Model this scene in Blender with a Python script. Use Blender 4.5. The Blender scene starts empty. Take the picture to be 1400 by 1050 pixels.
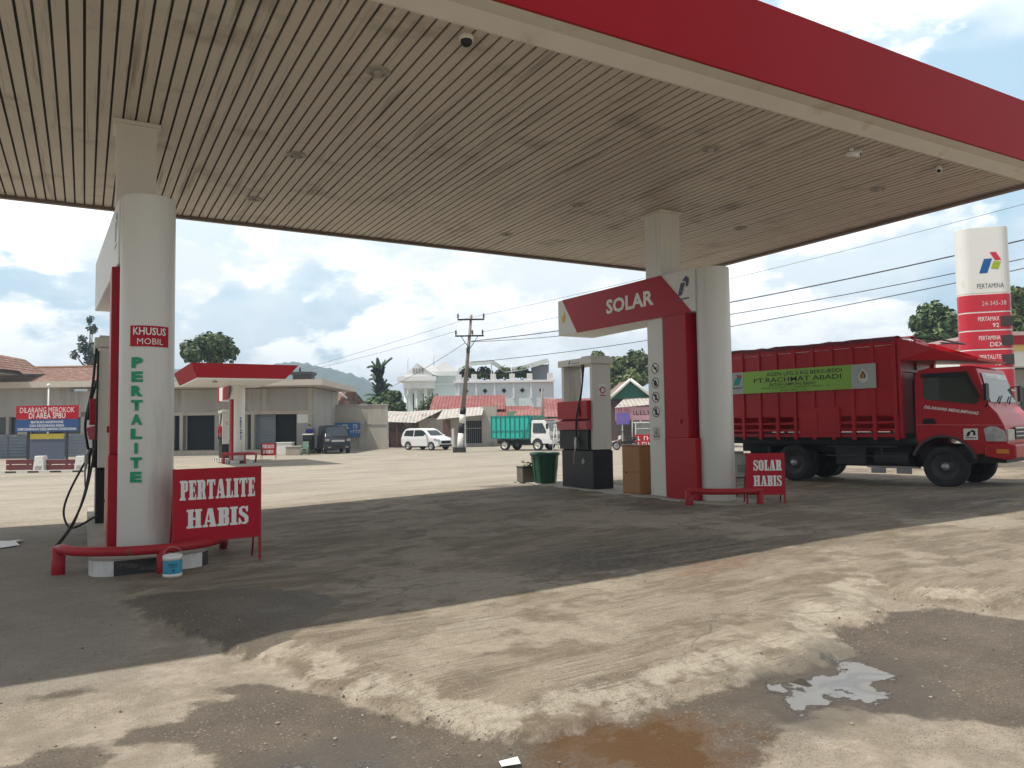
import bpy, bmesh, math, random
import numpy as np
from mathutils import Vector, Matrix, Euler, geometry, noise as mnoise
R = math.radians
rng = random.Random(7)
scene = bpy.context.scene
COL = scene.collection
# ------------------------------------------------------------------ camera
YAW, PITCH, ROLL, EYE = R(29.7), R(3.13), R(0.87), 1.5
cam_d = bpy.data.cameras.new('camera'); cam = bpy.data.objects.new('camera', cam_d); COL.objects.link(cam)
cam_d.sensor_width = 36; cam_d.lens = 36 * 1025 / 1400; cam_d.clip_start = .05; cam_d.clip_end = 6000
fw = Vector((math.sin(YAW) * math.cos(PITCH), math.cos(YAW) * math.cos(PITCH), math.sin(PITCH)))
rt = Vector((math.cos(YAW), -math.sin(YAW), 0)); up = rt.cross(fw)
rt2 = rt * math.cos(ROLL) - up * math.sin(ROLL); up2 = up * math.cos(ROLL) + rt * math.sin(ROLL)
m = Matrix((rt2, up2, -fw)).transposed().to_4x4(); m.translation = (0, 0, EYE)
cam.matrix_world = m
scene.camera = cam
# ------------------------------------------------------------------ light
scene.view_settings.view_transform = 'Standard'; scene.view_settings.look = 'None'
scene.view_settings.gamma = 1; scene.view_settings.exposure = 0.27
scene.view_settings.use_curve_mapping = False
SUN = Vector((-.45, .06, 1)).normalized()
sd = bpy.data.lights.new('sun', 'SUN'); sd.energy = 4.2; sd.angle = R(.6); sd.color = (1, .945, .86)
so = bpy.data.objects.new('sun', sd); COL.objects.link(so)
so.rotation_euler = (-SUN).to_track_quat('-Z', 'Y').to_euler(); so.location = (0, 0, 40)
world = bpy.data.worlds.new('World'); scene.world = world; world.use_nodes = True
nt = world.node_tree; nt.nodes.clear()
def N(tree, t, **kw):
    n = tree.nodes.new(t)
    for k, v in kw.items(): setattr(n, k, v)
    return n
def L(tree, a, b): tree.links.new(a, b)
def build_world():
    out = N(nt, 'ShaderNodeOutputWorld'); bg = N(nt, 'ShaderNodeBackground'); bg.inputs['Strength'].default_value = .1
    sky = N(nt, 'ShaderNodeTexSky', sky_type='NISHITA'); sky.sun_disc = False
    sky.sun_elevation = math.asin(SUN.z); sky.sun_rotation = math.atan2(SUN.x, SUN.y); sky.air_density = 1.2; sky.dust_density = 2
    tc = N(nt, 'ShaderNodeTexCoord'); mp = N(nt, 'ShaderNodeMapping'); L(nt, tc.outputs['Generated'], mp.inputs['Vector'])
    mp.inputs['Scale'].default_value = (1, 1, 1.9); mp.inputs['Location'].default_value = SKYLOC
    def noise(scale, detail, rough, dist=0, off=0):
        n = N(nt, 'ShaderNodeTexNoise'); n.inputs['Scale'].default_value = scale; n.inputs['Detail'].default_value = detail
        n.inputs['Roughness'].default_value = rough; n.inputs['Distortion'].default_value = dist
        if off:
            a = N(nt, 'ShaderNodeVectorMath', operation='ADD'); a.inputs[1].default_value = (off, off * .7, -off)
            L(nt, mp.outputs[0], a.inputs[0]); L(nt, a.outputs[0], n.inputs['Vector'])
        else: L(nt, mp.outputs[0], n.inputs['Vector'])
        return n.outputs['Fac']
    def mr(v, a, b, c=0, d=1, smooth=True):
        n = N(nt, 'ShaderNodeMapRange'); n.interpolation_type = 'SMOOTHSTEP' if smooth else 'LINEAR'
        for i, x in zip(('From Min', 'From Max', 'To Min', 'To Max'), (a, b, c, d)): n.inputs[i].default_value = x
        L(nt, v, n.inputs['Value']); return n.outputs[0]
    def mix(f, a, b):
        n = N(nt, 'ShaderNodeMix', data_type='RGBA')
        if isinstance(f, float): n.inputs[0].default_value = f
        else: L(nt, f, n.inputs[0])
        for k, x in ((6, a), (7, b)):
            if isinstance(x, tuple): n.inputs[k].default_value = (*x, 1)
            else: L(nt, x, n.inputs[k])
        return n.outputs[2]
    base = mix(.75, sky.outputs[0], (5.6, 8.0, 9.6))             # thin high veil over the blue
    veil = mr(noise(2.1, 7, .55, 0, 3), .43, .56)
    c1 = mix(veil, base, (8.3, 9.3, 9.9))                       # grey-blue stratus
    puff = mr(noise(3.6, 11, .55, .12), .452, .50)
    shade = mr(noise(5.5, 9, .6, .1, 9), .38, .56)
    ccol = mix(shade, (9.0, 9.6, 9.9), (13.5, 13.5, 13.3))
    c2 = mix(puff, c1, ccol)                                    # cumulus
    # the cloud bank stands low in front; overhead and behind, out of view, the sky is dimmed to cut fill light
    sep = N(nt, 'ShaderNodeSeparateXYZ'); L(nt, tc.outputs['Generated'], sep.inputs[0])
    dt = N(nt, 'ShaderNodeVectorMath', operation='DOT_PRODUCT'); L(nt, tc.outputs['Generated'], dt.inputs[0]); dt.inputs[1].default_value = (-fw.x, -fw.y, 0)
    mxm = N(nt, 'ShaderNodeMath', operation='MAXIMUM'); L(nt, mr(sep.outputs[2], .42, .72), mxm.inputs[0]); L(nt, mr(dt.outputs['Value'], -.15, .35), mxm.inputs[1])
    c2 = mix(mxm.outputs[0], c2, mix(.65, sky.outputs[0], (6.2, 6.3, 6.2)))
    L(nt, c2, bg.inputs['Color']); L(nt, bg.outputs[0], out.inputs['Surface'])
SKYLOC = (.35, .1, .2)
build_world()
# ------------------------------------------------------------------ helpers
def sst(x, a, b):
    t = np.clip((x - a) / (b - a), 0, 1); return t * t * (3 - 2 * t)
def gz(x, y):
    return float(.15 * sst(x, 1.5, 9) * (1 - sst(y, 14, 26)) - .3 * sst(y, 14, 32))
def street(px, d):                         # street frame: across-position and distance -> world x, y
    a = (px - 700) / 1025 * d
    return a * math.cos(YAW) + d * math.sin(YAW), -a * math.sin(YAW) + d * math.cos(YAW)
def hgt(px, py, d): return 1.5 + (581 - .0152 * (px - 700) - py) / 1025 * d
class MB:
    def __init__(s): s.v = []; s.f = []; s.m = []; s.s = []
    def add(s, vs, fs, m=0, smooth=False):
        o = len(s.v); s.v += [tuple(v) for v in vs]
        for f in fs: s.f.append([o + i for i in f]); s.m.append(m); s.s.append(smooth)
        return s
    def box(s, x0, x1, y0, y1, z0, z1, m=0):
        v = [(x, y, z) for z in (z0, z1) for y in (y0, y1) for x in (x0, x1)]
        return s.add(v, [(0, 2, 3, 1), (4, 5, 7, 6), (0, 1, 5, 4), (2, 6, 7, 3), (0, 4, 6, 2), (1, 3, 7, 5)], m)
    def hexa(s, bot, top, m=0):            # 4 bottom points, 4 top points, any shape
        return s.add(list(bot) + list(top), [(3, 2, 1, 0), (4, 5, 6, 7)] + [(i, (i + 1) % 4, 4 + (i + 1) % 4, 4 + i) for i in range(4)], m)
    def quad(s, a, b, c, d, m=0): return s.add([a, b, c, d], [(0, 1, 2, 3)], m)
    def cyl(s, p0, p1, r0, r1=None, n=16, m=0, caps=True):
        p0, p1 = Vector(p0), Vector(p1); r1 = r0 if r1 is None else r1
        w = (p1 - p0).normalized(); u = w.orthogonal().normalized(); v = w.cross(u)
        ring = lambda p, r: [p + (u * math.cos(2 * math.pi * i / n) + v * math.sin(2 * math.pi * i / n)) * r for i in range(n)]
        a, b = ring(p0, r0), ring(p1, r1)
        s.add(a + b, [(i, (i + 1) % n, n + (i + 1) % n, n + i) for i in range(n)], m, True)
        if caps:
            s.add(a, [tuple(range(n - 1, -1, -1))], m); s.add(b, [tuple(range(n))], m)
        return s
    def tube(s, pts, r, n=8, m=0, curve=0):
        pts = [Vector(p) for p in pts]; rings = []; u = None
        if curve:                          # Catmull-Rom through the given points
            q = [pts[0]] + pts + [pts[-1]]; out = []
            for i in range(1, len(q) - 2):
                for k in range(curve):
                    t = k / curve; a, b, c, d = q[i - 1:i + 3]
                    out.append(.5 * (2 * b + (c - a) * t + (2 * a - 5 * b + 4 * c - d) * t * t + (3 * b - a - 3 * c + d) * t ** 3))
            pts = out + [pts[-1]]
        for i, p in enumerate(pts):
            t = (pts[min(i + 1, len(pts) - 1)] - pts[max(i - 1, 0)]).normalized()
            u = t.orthogonal().normalized() if u is None else (u - t * u.dot(t)).normalized()
            v = t.cross(u); rr = r[i] if isinstance(r, (list, tuple)) else r
            rings.append([p + (u * math.cos(2 * math.pi * k / n) + v * math.sin(2 * math.pi * k / n)) * rr for k in range(n)])
        vs = [q for g in rings for q in g]
        s.add(vs, [(i * n + k, i * n + (k + 1) % n, (i + 1) * n + (k + 1) % n, (i + 1) * n + k) for i in range(len(pts) - 1) for k in range(n)], m, True)
        s.add(rings[0], [tuple(range(n - 1, -1, -1))], m); s.add(rings[-1], [tuple(range(n))], m)
        return s
    def prism(s, poly, fn, m=0):           # poly of (u, v); fn(u, v, w) -> xyz for w = 0 / 1
        n = len(poly); a = [fn(u, v, 0) for u, v in poly]; b = [fn(u, v, 1) for u, v in poly]
        tri = geometry.tessellate_polygon([[Vector((u, v, 0)) for u, v in poly]])
        s.add(a, [t[::-1] for t in tri], m); s.add(b, list(tri), m)
        return s.add(a + b, [(i, (i + 1) % n, n + (i + 1) % n, n + i) for i in range(n)], m)
    def lathe(s, prof, c=(0, 0, 0), n=20, m=0, fn=None):   # prof of (r, h) about z, or mapped by fn
        c = Vector(c); vs = []
        for r, h in prof:
            for k in range(n):
                a = 2 * math.pi * k / n; p = (r * math.cos(a), r * math.sin(a), h)
                vs.append(c + (Vector(fn(*p)) if fn else Vector(p)))
        return s.add(vs, [(i * n + k, i * n + (k + 1) % n, (i + 1) * n + (k + 1) % n, (i + 1) * n + k) for i in range(len(prof) - 1) for k in range(n)], m, True)
    def build(s, name, mats, parent=None, bev=0, fix=True, seg=2):
        me = bpy.data.meshes.new(name); me.from_pydata([tuple(v) for v in s.v], [], s.f)
        mats = mats if isinstance(mats, (list, tuple)) else [mats]
        for q in mats: me.materials.append(q)
        me.polygons.foreach_set('material_index', s.m); me.polygons.foreach_set('use_smooth', s.s)
        if fix and len(s.f) < 6000:
            bm = bmesh.new(); bm.from_mesh(me); bmesh.ops.remove_doubles(bm, verts=bm.verts, dist=1e-5)
            bmesh.ops.recalc_face_normals(bm, faces=bm.faces); bm.to_mesh(me); bm.free()
        me.update()
        o = bpy.data.objects.new(name, me); COL.objects.link(o)
        if parent: o.parent = parent
        if bev:
            b = o.modifiers.new('bevel', 'BEVEL'); b.width = bev; b.segments = seg; b.limit_method = 'ANGLE'; b.angle_limit = R(40)
        return o
def tag(o, label=None, cat=None, group=None, kind=None):
    if label: o['label'] = label
    if cat: o['category'] = cat
    if group: o['group'] = group
    if kind: o['kind'] = kind
    return o
def thing(name, label, cat, loc=(0, 0, 0), rz=0, group=None):
    o = bpy.data.objects.new(name, None); COL.objects.link(o); o.location = loc; o.rotation_euler = (0, 0, rz)
    o.empty_display_size = .2
    return tag(o, label, cat, group)
def copy_tree(o, parent=None):
    c = o.copy(); COL.objects.link(c); c.parent = parent
    for ch in [x for x in bpy.data.objects if x.parent == o]: copy_tree(ch, c)
    return c
# ------------------------------------------------------------------ materials
_mc = {}
def M(name, col, rough=.6, metal=0, var=.12, scale=4, bump=0, dirt=None, streak=False, spec=.5, bscale=None):
    """painted / plastic / stone surface with a little tonal noise; dirt = (colour, threshold 0-1, scale)"""
    if name in _mc: return _mc[name]
    mt = bpy.data.materials.new(name); mt.use_nodes = True; t = mt.node_tree; b = t.nodes['Principled BSDF']; _mc[name] = mt
    b.inputs['Roughness'].default_value = rough; b.inputs['Metallic'].default_value = metal; b.inputs['Specular IOR Level'].default_value = spec
    tc = N(t, 'ShaderNodeTexCoord'); mp = N(t, 'ShaderNodeMapping'); L(t, tc.outputs['Object'], mp.inputs['Vector'])
    if streak: mp.inputs['Scale'].default_value = (1, 1, .12)
    n = N(t, 'ShaderNodeTexNoise'); n.inputs['Scale'].default_value = scale; n.inputs['Detail'].default_value = 6; L(t, mp.outputs[0], n.inputs['Vector'])
    mx = N(t, 'ShaderNodeMix', data_type='RGBA'); L(t, n.outputs['Fac'], mx.inputs[0])
    mx.inputs[6].default_value = (*[c * (1 - var) for c in col], 1); mx.inputs[7].default_value = (*[min(1, c * (1 + var)) for c in col], 1)
    last = mx.outputs[2]
    if dirt:
        d = N(t, 'ShaderNodeTexNoise'); d.inputs['Scale'].default_value = dirt[2]; d.inputs['Detail'].default_value = 8; d.inputs['Roughness'].default_value = .62
        L(t, mp.outputs[0], d.inputs['Vector'])
        r = N(t, 'ShaderNodeMapRange'); r.inputs['From Min'].default_value = dirt[1]; r.inputs['From Max'].default_value = dirt[1] + .18; L(t, d.outputs['Fac'], r.inputs['Value'])
        q = N(t, 'ShaderNodeMix', data_type='RGBA'); L(t, r.outputs[0], q.inputs[0]); L(t, last, q.inputs[6]); q.inputs[7].default_value = (*dirt[0], 1); last = q.outputs[2]
    L(t, last, b.inputs['Base Color'])
    if bump:
        k = N(t, 'ShaderNodeTexNoise'); k.inputs['Scale'].default_value = bscale or scale * 8; k.inputs['Detail'].default_value = 5; L(t, tc.outputs['Object'], k.inputs['Vector'])
        bp = N(t, 'ShaderNodeBump'); bp.inputs['Strength'].default_value = bump; bp.inputs['Distance'].default_value = .02; L(t, k.outputs['Fac'], bp.inputs['Height']); L(t, bp.outputs[0], b.inputs['Normal'])
    return mt
def rib_mat(name, col, freq, axis='X', depth=.02, rough=.55, col2=None, var=.25, dirt=None, cross=None):
    """corrugated sheet, roller shutter or roof tile: real relief by bump along one object axis"""
    if name in _mc: return _mc[name]
    mt = M(name, col, rough, var=var, scale=1.2, dirt=dirt); t = mt.node_tree; b = t.nodes['Principled BSDF']
    tc = N(t, 'ShaderNodeTexCoord'); w = N(t, 'ShaderNodeTexWave', wave_type='BANDS', bands_direction=axis); w.inputs['Scale'].default_value = freq * .314159 / .1 / 6.2832 * 2
    w.inputs['Distortion'].default_value = .15; L(t, tc.outputs['Object'], w.inputs['Vector'])
    h = w.outputs['Fac']
    if cross:
        w2 = N(t, 'ShaderNodeTexWave', wave_type='BANDS', bands_direction=cross[0], wave_profile='SAW'); w2.inputs['Scale'].default_value = cross[1]; w2.inputs['Distortion'].default_value = .3; L(t, tc.outputs['Object'], w2.inputs['Vector'])
        a = N(t, 'ShaderNodeMath', operation='ADD'); L(t, h, a.inputs[0]); L(t, w2.outputs['Fac'], a.inputs[1]); h = a.outputs[0]
    bp = N(t, 'ShaderNodeBump'); bp.inputs['Strength'].default_value = 1; bp.inputs['Distance'].default_value = depth; L(t, h, bp.inputs['Height']); L(t, bp.outputs[0], b.inputs['Normal'])
    return mt
def glass(name, col=(.02, .03, .03), rough=.06):
    if name in _mc: return _mc[name]
    return M(name, col, rough, 0, .2, 1.5, spec=.8)
RED = (.42, .012, .022)
m_red = M('red_paint', (.37, .009, .018), .4, spec=.25, var=.1, scale=2, dirt=((.22, .03, .03), .64, 1.3))
m_redfascia = M('red_fascia_panel', (.31, .006, .012), .5, spec=.08, var=.08, scale=.6)
m_redtruck = M('red_truck_paint', (.40, .009, .016), .34, spec=.35, var=.14, scale=1.5, dirt=((.16, .03, .028), .62, 2.5))
m_redpipe = M('red_pipe_paint', (.36, .018, .025), .5, spec=.3, var=.2, scale=6, dirt=((.16, .07, .06), .58, 7), bump=.2)
m_redsign = M('red_sign_paint', (.41, .010, .026), .5, spec=.2, var=.08, scale=3, dirt=((.26, .03, .04), .62, 5))
m_white = M('white_paint', (.72, .72, .69), .45, var=.05, scale=2, dirt=((.5, .48, .43), .62, 2))
m_cream = M('cream_panel', (.62, .60, .54), .5, var=.08, scale=3, dirt=((.36, .32, .26), .6, 3), streak=True)
m_post = M('off_white_post', (.66, .66, .62), .42, var=.06, scale=2.5, dirt=((.47, .44, .38), .545, 2.6), streak=True)
m_letter = M('white_lettering', (.78, .77, .75), .6, var=.05, dirt=((.5, .45, .42), .68, 20))
m_green = M('green_lettering', (.0, .28, .13), .5, var=.08)
m_blue = M('blue_lettering', (.02, .06, .3), .5, var=.08)
m_black = M('black_paint', (.011, .011, .012), .5, spec=.3, var=.3, scale=5)
m_rubber = M('black_rubber', (.016, .016, .016), .65, var=.3, scale=8)
m_tyre = M('tyre_rubber', (.02, .02, .021), .85, var=.3, scale=6, dirt=((.09, .08, .065), .62, 5))
m_steel = M('dark_steel', (.045, .045, .048), .55, .2, var=.25, scale=6, dirt=((.1, .07, .05), .62, 6))
m_grey = M('grey_metal', (.35, .36, .37), .4, .5, var=.12)
m_chrome = M('bright_metal', (.6, .6, .62), .25, .9, var=.1)
m_conc = M('pale_concrete', (.36, .33, .28), .85, var=.2, scale=2, dirt=((.16, .14, .12), .58, 3), bump=.4)
m_wall = M('grey_cement_wall', (.37, .36, .34), .9, var=.25, scale=1, dirt=((.22, .205, .185), .56, .9), bump=.2, streak=True)
m_wall2 = M('pale_block_wall', (.46, .43, .37), .9, var=.15, scale=1, dirt=((.3, .27, .23), .56, 1.1), streak=True)
m_kerbw = M('white_kerb_paint', (.6, .6, .57), .7, var=.15, scale=6, dirt=((.25, .22, .19), .55, 7))
m_kerbb = M('black_kerb_paint', (.03, .03, .032), .75, var=.3, scale=6, dirt=((.14, .12, .1), .56, 8))
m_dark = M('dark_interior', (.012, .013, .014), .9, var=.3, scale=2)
m_glass = glass('dark_glass')
m_lamp = M('clear_lens', (.34, .35, .34), .1, var=.5, scale=9, spec=.9)
m_amber = M('amber_lens', (.6, .2, .02), .2, var=.1)
m_wood = M('plywood', (.34, .15, .05), .6, var=.22, scale=3, dirt=((.2, .08, .03), .58, 4), streak=True)
m_yel = M('yellow_paint', (.6, .38, .02), .5)
m_wire = M('cable_black', (.02, .02, .022), .6)
# ------------------------------------------------------------------ lettering
def put(me, name, mat, parent, mtx, fn=None):
    vs = [v.co.copy() for v in me.vertices]
    for v, c in zip(me.vertices, vs):
        v.co = fn(c) if fn else mtx @ c
    me.materials.clear(); me.materials.append(mat); me.update()
    o = bpy.data.objects.new(name, me); COL.objects.link(o); o.parent = parent
    return o
FACE = {'-y': Matrix(((1, 0, 0), (0, 0, -1), (0, 1, 0))), '-x': Matrix(((0, 0, -1), (-1, 0, 0), (0, 1, 0))), '+x': Matrix(((0, 0, 1), (1, 0, 0), (0, 1, 0)))}
def text(s, size, mat, parent, loc, face='-y', w=None, bold=.0, rot=0, name='lettering', align='CENTER', fn=None, ext=.002, shear=0, line=1):
    cu = bpy.data.curves.new(name, 'FONT'); cu.body = s; cu.size = 1; cu.offset = bold; cu.extrude = 0; cu.align_x = align; cu.align_y = 'CENTER'; cu.resolution_u = 2; cu.shear = shear; cu.space_line = line
    ob = bpy.data.objects.new('tmp', cu); COL.objects.link(ob); bpy.context.view_layer.update()
    me = bpy.data.meshes.new_from_object(ob.evaluated_get(bpy.context.evaluated_depsgraph_get()))
    bpy.data.objects.remove(ob); bpy.data.curves.remove(cu); me.name = name
    xs = [v.co.x for v in me.vertices]; ys = [v.co.y for v in me.vertices]
    cx = (min(xs) + max(xs)) / 2; cy = (min(ys) + max(ys)) / 2
    sy = size / (max(ys) - min(ys)); sx = w / (max(xs) - min(xs)) if w else sy
    if align == 'LEFT': cx = min(xs)
    rm = Matrix.Rotation(rot, 3, 'Z')
    for v in me.vertices: v.co = rm @ Vector(((v.co.x - cx) * sx, (v.co.y - cy) * sy, ext))
    mtx = Matrix.Translation(loc) @ (FACE[face] if isinstance(face, str) else face).to_4x4()
    return put(me, name, mat, parent, mtx, fn)
GL = {
'P': (.62, [(0,0),(.46,0),(.46,.12),(.38,.12),(.38,.42),(.5,.42),(.62,.5),(.62,.92),(.5,1),(0,1),(0,.88),(.08,.88),(.08,.12),(0,.12)], [[(.36,.53),(.42,.55),(.42,.87),(.36,.88)]]),
'E': (.6, [(0,0),(.6,0),(.6,.3),(.53,.3),(.48,.12),(.36,.12),(.36,.46),(.42,.46),(.44,.36),(.5,.36),(.5,.66),(.44,.66),(.42,.56),(.36,.56),(.36,.88),(.47,.88),(.52,.72),(.59,.72),(.59,1),(0,1),(0,.88),(.08,.88),(.08,.12),(0,.12)], []),
'R': (.74, [(0,0),(.44,0),(.44,.12),(.37,.12),(.37,.44),(.42,.44),(.48,0),(.74,0),(.74,.1),(.69,.12),(.61,.47),(.66,.56),(.66,.9),(.54,1),(0,1),(0,.88),(.08,.88),(.08,.12),(0,.12)], [[(.37,.55),(.43,.57),(.43,.87),(.37,.88)]]),
'T': (.66, [(.14,0),(.52,0),(.52,.12),(.46,.12),(.46,.88),(.53,.88),(.59,.7),(.66,.7),(.66,1),(0,1),(0,.7),(.07,.7),(.13,.88),(.2,.88),(.2,.12),(.14,.12)], []),
'A': (.76, [(0,0),(.28,0),(.28,.12),(.22,.12),(.24,.26),(.4,.26),(.42,.12),(.36,.12),(.36,0),(.76,0),(.76,.12),(.71,.12),(.54,1),(.27,1),(.09,.12),(0,.12)], [[(.26,.38),(.38,.38),(.32,.74)]]),
'L': (.58, [(0,0),(.58,0),(.58,.36),(.51,.36),(.46,.12),(.36,.12),(.36,.88),(.44,.88),(.44,1),(0,1),(0,.88),(.08,.88),(.08,.12),(0,.12)], []),
'I': (.44, [(0,0),(.44,0),(.44,.12),(.36,.12),(.36,.88),(.44,.88),(.44,1),(0,1),(0,.88),(.08,.88),(.08,.12),(0,.12)], []),
'H': (.84, [(0,0),(.4,0),(.4,.12),(.35,.12),(.35,.44),(.49,.44),(.49,.12),(.44,.12),(.44,0),(.84,0),(.84,.12),(.77,.12),(.77,.88),(.84,.88),(.84,1),(.44,1),(.44,.88),(.49,.88),(.49,.56),(.35,.56),(.35,.88),(.4,.88),(.4,1),(0,1),(0,.88),(.08,.88),(.08,.12),(0,.12)], []),
'B': (.67, [(0,0),(.54,0),(.66,.08),(.66,.44),(.58,.51),(.65,.58),(.65,.92),(.53,1),(0,1),(0,.88),(.08,.88),(.08,.12),(0,.12)], [[(.36,.12),(.41,.13),(.41,.45),(.36,.46)], [(.36,.57),(.4,.58),(.4,.87),(.36,.88)]]),
'S': (.58, [(0,.36),(0,0),(.08,0),(.13,.07),(.26,0),(.42,0),(.57,.13),(.57,.42),(.44,.55),(.22,.7),(.2,.84),(.28,.9),(.38,.86),(.46,.68),(.54,.68),(.54,1),(.46,1),(.42,.94),(.3,1),(.17,1),(.02,.88),(.02,.6),(.14,.48),(.34,.34),(.36,.16),(.28,.1),(.18,.14),(.08,.36)], []),
'O': (.66, [(.2,0),(.46,0),(.6,.1),(.66,.25),(.66,.75),(.6,.9),(.46,1),(.2,1),(.06,.9),(0,.75),(0,.25),(.06,.1)], [[(.3,.11),(.36,.11),(.39,.22),(.39,.78),(.36,.89),(.3,.89),(.27,.78),(.27,.22)]]),
}
def scribble(w, n, h, mat, parent, loc, face='-y', ext=.002, seed=1, name='lettering'):   # rows of writing too small to read
    r_ = random.Random(seed); x = -w / 2; ps = []
    while x < w / 2:
        q = h * r_.uniform(.35, .8)
        if r_.random() < .82:
            a = h * r_.uniform(.12, .25); ps.append([(x, -h / 2), (x + a, -h / 2), (x + a, h / 2), (x, h / 2)])
            k = r_.choice((-.4, 0, .38)) * h; ps.append([(x + a, k - h * .1), (x + q, k - h * .1), (x + q, k + h * .1), (x + a, k + h * .1)])
        x += q + h * .18
    return poly_plate(name, ps, mat, parent, loc, face, ext)
def slab_text(s, w, h, mat, parent, loc, face='-y', ext=.002):   # hand-cut fat slab-serif stencil letters
    vs, fs = [], []; x = 0
    for ch in s:
        gw, outer, holes = GL[ch]
        loops = [[Vector((x + a, b, 0)) for a, b in outer]] + [[Vector((x + a, b, 0)) for a, b in q] for q in holes]
        o = len(vs); vs += [p for q in loops for p in q]
        fs += [[o + i for i in t] for t in geometry.tessellate_polygon(loops)]
        x += gw + .05
    x -= .05
    me = bpy.data.meshes.new('lettering'); me.from_pydata([((v.x / x - .5) * w, (v.y - .5) * h, ext) for v in vs], [], fs)
    return put(me, 'lettering', mat, parent, Matrix.Translation(loc) @ FACE[face].to_4x4())
def poly_plate(name, polys, mat, parent, loc, face='-y', ext=.002):  # flat printed shapes (logo pieces)
    vs, fs = [], []
    for p in polys:
        o = len(vs); vs += [(a, b, ext) for a, b in p]; fs += [[o + i for i in t] for t in geometry.tessellate_polygon([[Vector((a, b, 0)) for a, b in p]])]
    me = bpy.data.meshes.new(name); me.from_pydata(vs, [], fs)
    return put(me, name, mat, parent, Matrix.Translation(loc) @ (FACE[face] if isinstance(face, str) else face).to_4x4())
def ring_poly(r0, r1, n=20): # a ring as quads
    return [[(r0 * math.cos(a), r0 * math.sin(a)), (r1 * math.cos(a), r1 * math.sin(a)), (r1 * math.cos(b), r1 * math.sin(b)), (r0 * math.cos(b), r0 * math.sin(b))]
            for a, b in ((2 * math.pi * i / n, 2 * math.pi * (i + 1) / n) for i in range(n))]
LOGO_BLUE = [(-.5, -.42), (-.14, -.42), (.1, .3), (-.26, .3)]
LOGO_GREEN = [(.02, -.2), (.34, -.26), (.48, .12), (.16, .16)]
LOGO_RED = [(.0, .62), (.28, .62), (.5, .2), (.22, .2)]
def logo(parent, loc, s, face='-y', mono=None):
    for nm, p, mt in (('emblem', LOGO_BLUE, M('logo_blue', (.0, .09, .32), .4)), ('emblem', LOGO_GREEN, M('logo_green', (.32, .42, .02), .4)), ('emblem', LOGO_RED, M('logo_red', (.55, .02, .05), .4))):
        poly_plate(nm, [[(a * s, b * s) for a, b in p]], mono or mt, parent, loc, face)
# ================================================================== ground
SLAB = [(0.1,8.69),(0.13,7.9),(0.31,7.23),(0.52,6.64),(0.81,5.8),(1.0,5.32),(1.15,4.83),(1.25,4.38),(1.42,3.98),(1.59,3.6),(1.82,3.25),(2.04,3.19),(2.52,3.22),(2.94,3.24),(3.43,3.21),(3.85,3.18),(4.31,3.16),(4.46,3.38),(4.71,3.63),(4.87,3.42),(5.27,3.6),(5.47,3.93),(5.74,3.93),(5.86,3.46),(5.9,3.1),(7.5,2.7),(30,2.2),(30,14.9),(.15,14.9)]
DAMP = [[(0.3,7.55),(0.79,7.46),(1.26,7.25),(1.75,6.82),(1.9,6.24),(1.28,5.39),(0.99,5.28),(0.78,5.93)],
 [(0.85,4.86),(1.16,4.51),(1.36,4.04),(1.59,3.6),(1.79,3.26),(2.02,3.16),(2.5,3.2),(3.42,3.19),(4.27,3.14),(4.5,3.42),(4.73,3.62),(4.89,3.41),(5.32,3.61),(5.72,3.43),(5.85,2.93),(9,1.5),(6,1.2),(3.96,2.01),(3.86,2.19),(3.66,2.41),(3.5,2.67),(3.2,2.71),(3.0,2.67),(2.78,2.57),(2.53,2.38),(2.2,1.9),(0.34,3.6),(0.58,3.87),(0.45,4.15),(0.16,4.22),(0.23,4.44),(0.47,4.41),(0.58,4.66),(0.8,4.59),(0.71,4.79)],
 [(-0.5,4.1),(-0.31,4.25),(-0.15,4.37),(0.07,4.28),(0.13,4.13),(-0.02,3.97),(-.3,3.6)], [(-0.24,5.25),(0.04,5.29),(0.08,5.15),(-0.18,5.14)]]
PUD = [[(3.34,2.99),(3.54,3.06),(3.72,3.08),(3.93,3.09),(4.11,3.13),(4.22,3.08),(4.17,2.94),(4.17,2.8),(4.0,2.8),(3.92,2.64),(3.84,2.56),(3.69,2.63),(3.64,2.77),(3.49,2.75),(3.25,2.7),(3.27,2.84)], [(0.85,3.56),(1.11,3.52),(1.12,3.35)]]
BROWN = [[(2.01,3.17),(2.22,3.2),(2.55,3.15),(2.8,2.98),(2.82,2.79),(2.64,2.57),(2.4,2.46),(1.81,2.84),(1.85,3.03)]]
RUST = [[(4.51,2.5),(4.78,2.46),(4.6,2.36),(4.39,2.4)], [(5.2,6.0),(6.6,5.5),(5.6,4.9),(4.4,5.2)]]
OIL = [[(3.8,6.88),(5.16,7.36),(6.42,6.86),(6.96,5.71),(7.42,5.31),(5.51,5.39),(4.56,5.57),(3.85,5.97)], [(11.04,7.48),(13.79,6.8),(11.66,5.76),(9.59,6.09)], [(8.4,8.6),(8.5,15.3),(7.7,15.3),(7.6,9)]]
def sdist(px, py, poly):
    poly = np.array(poly); n = len(poly); d = np.full(px.shape, 1e9); ins = np.zeros(px.shape, bool)
    for i in range(n):
        ax, ay = poly[i]; bx, by = poly[(i + 1) % n]; ex, ey = bx - ax, by - ay
        t = np.clip(((px - ax) * ex + (py - ay) * ey) / (ex * ex + ey * ey), 0, 1)
        d = np.minimum(d, np.hypot(px - ax - t * ex, py - ay - t * ey))
        c = ((ay > py) != (by > py)) & (px < (bx - ax) * (py - ay) / (by - ay + 1e-12) + ax); ins ^= c
    return np.where(ins, d, -d)
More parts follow.
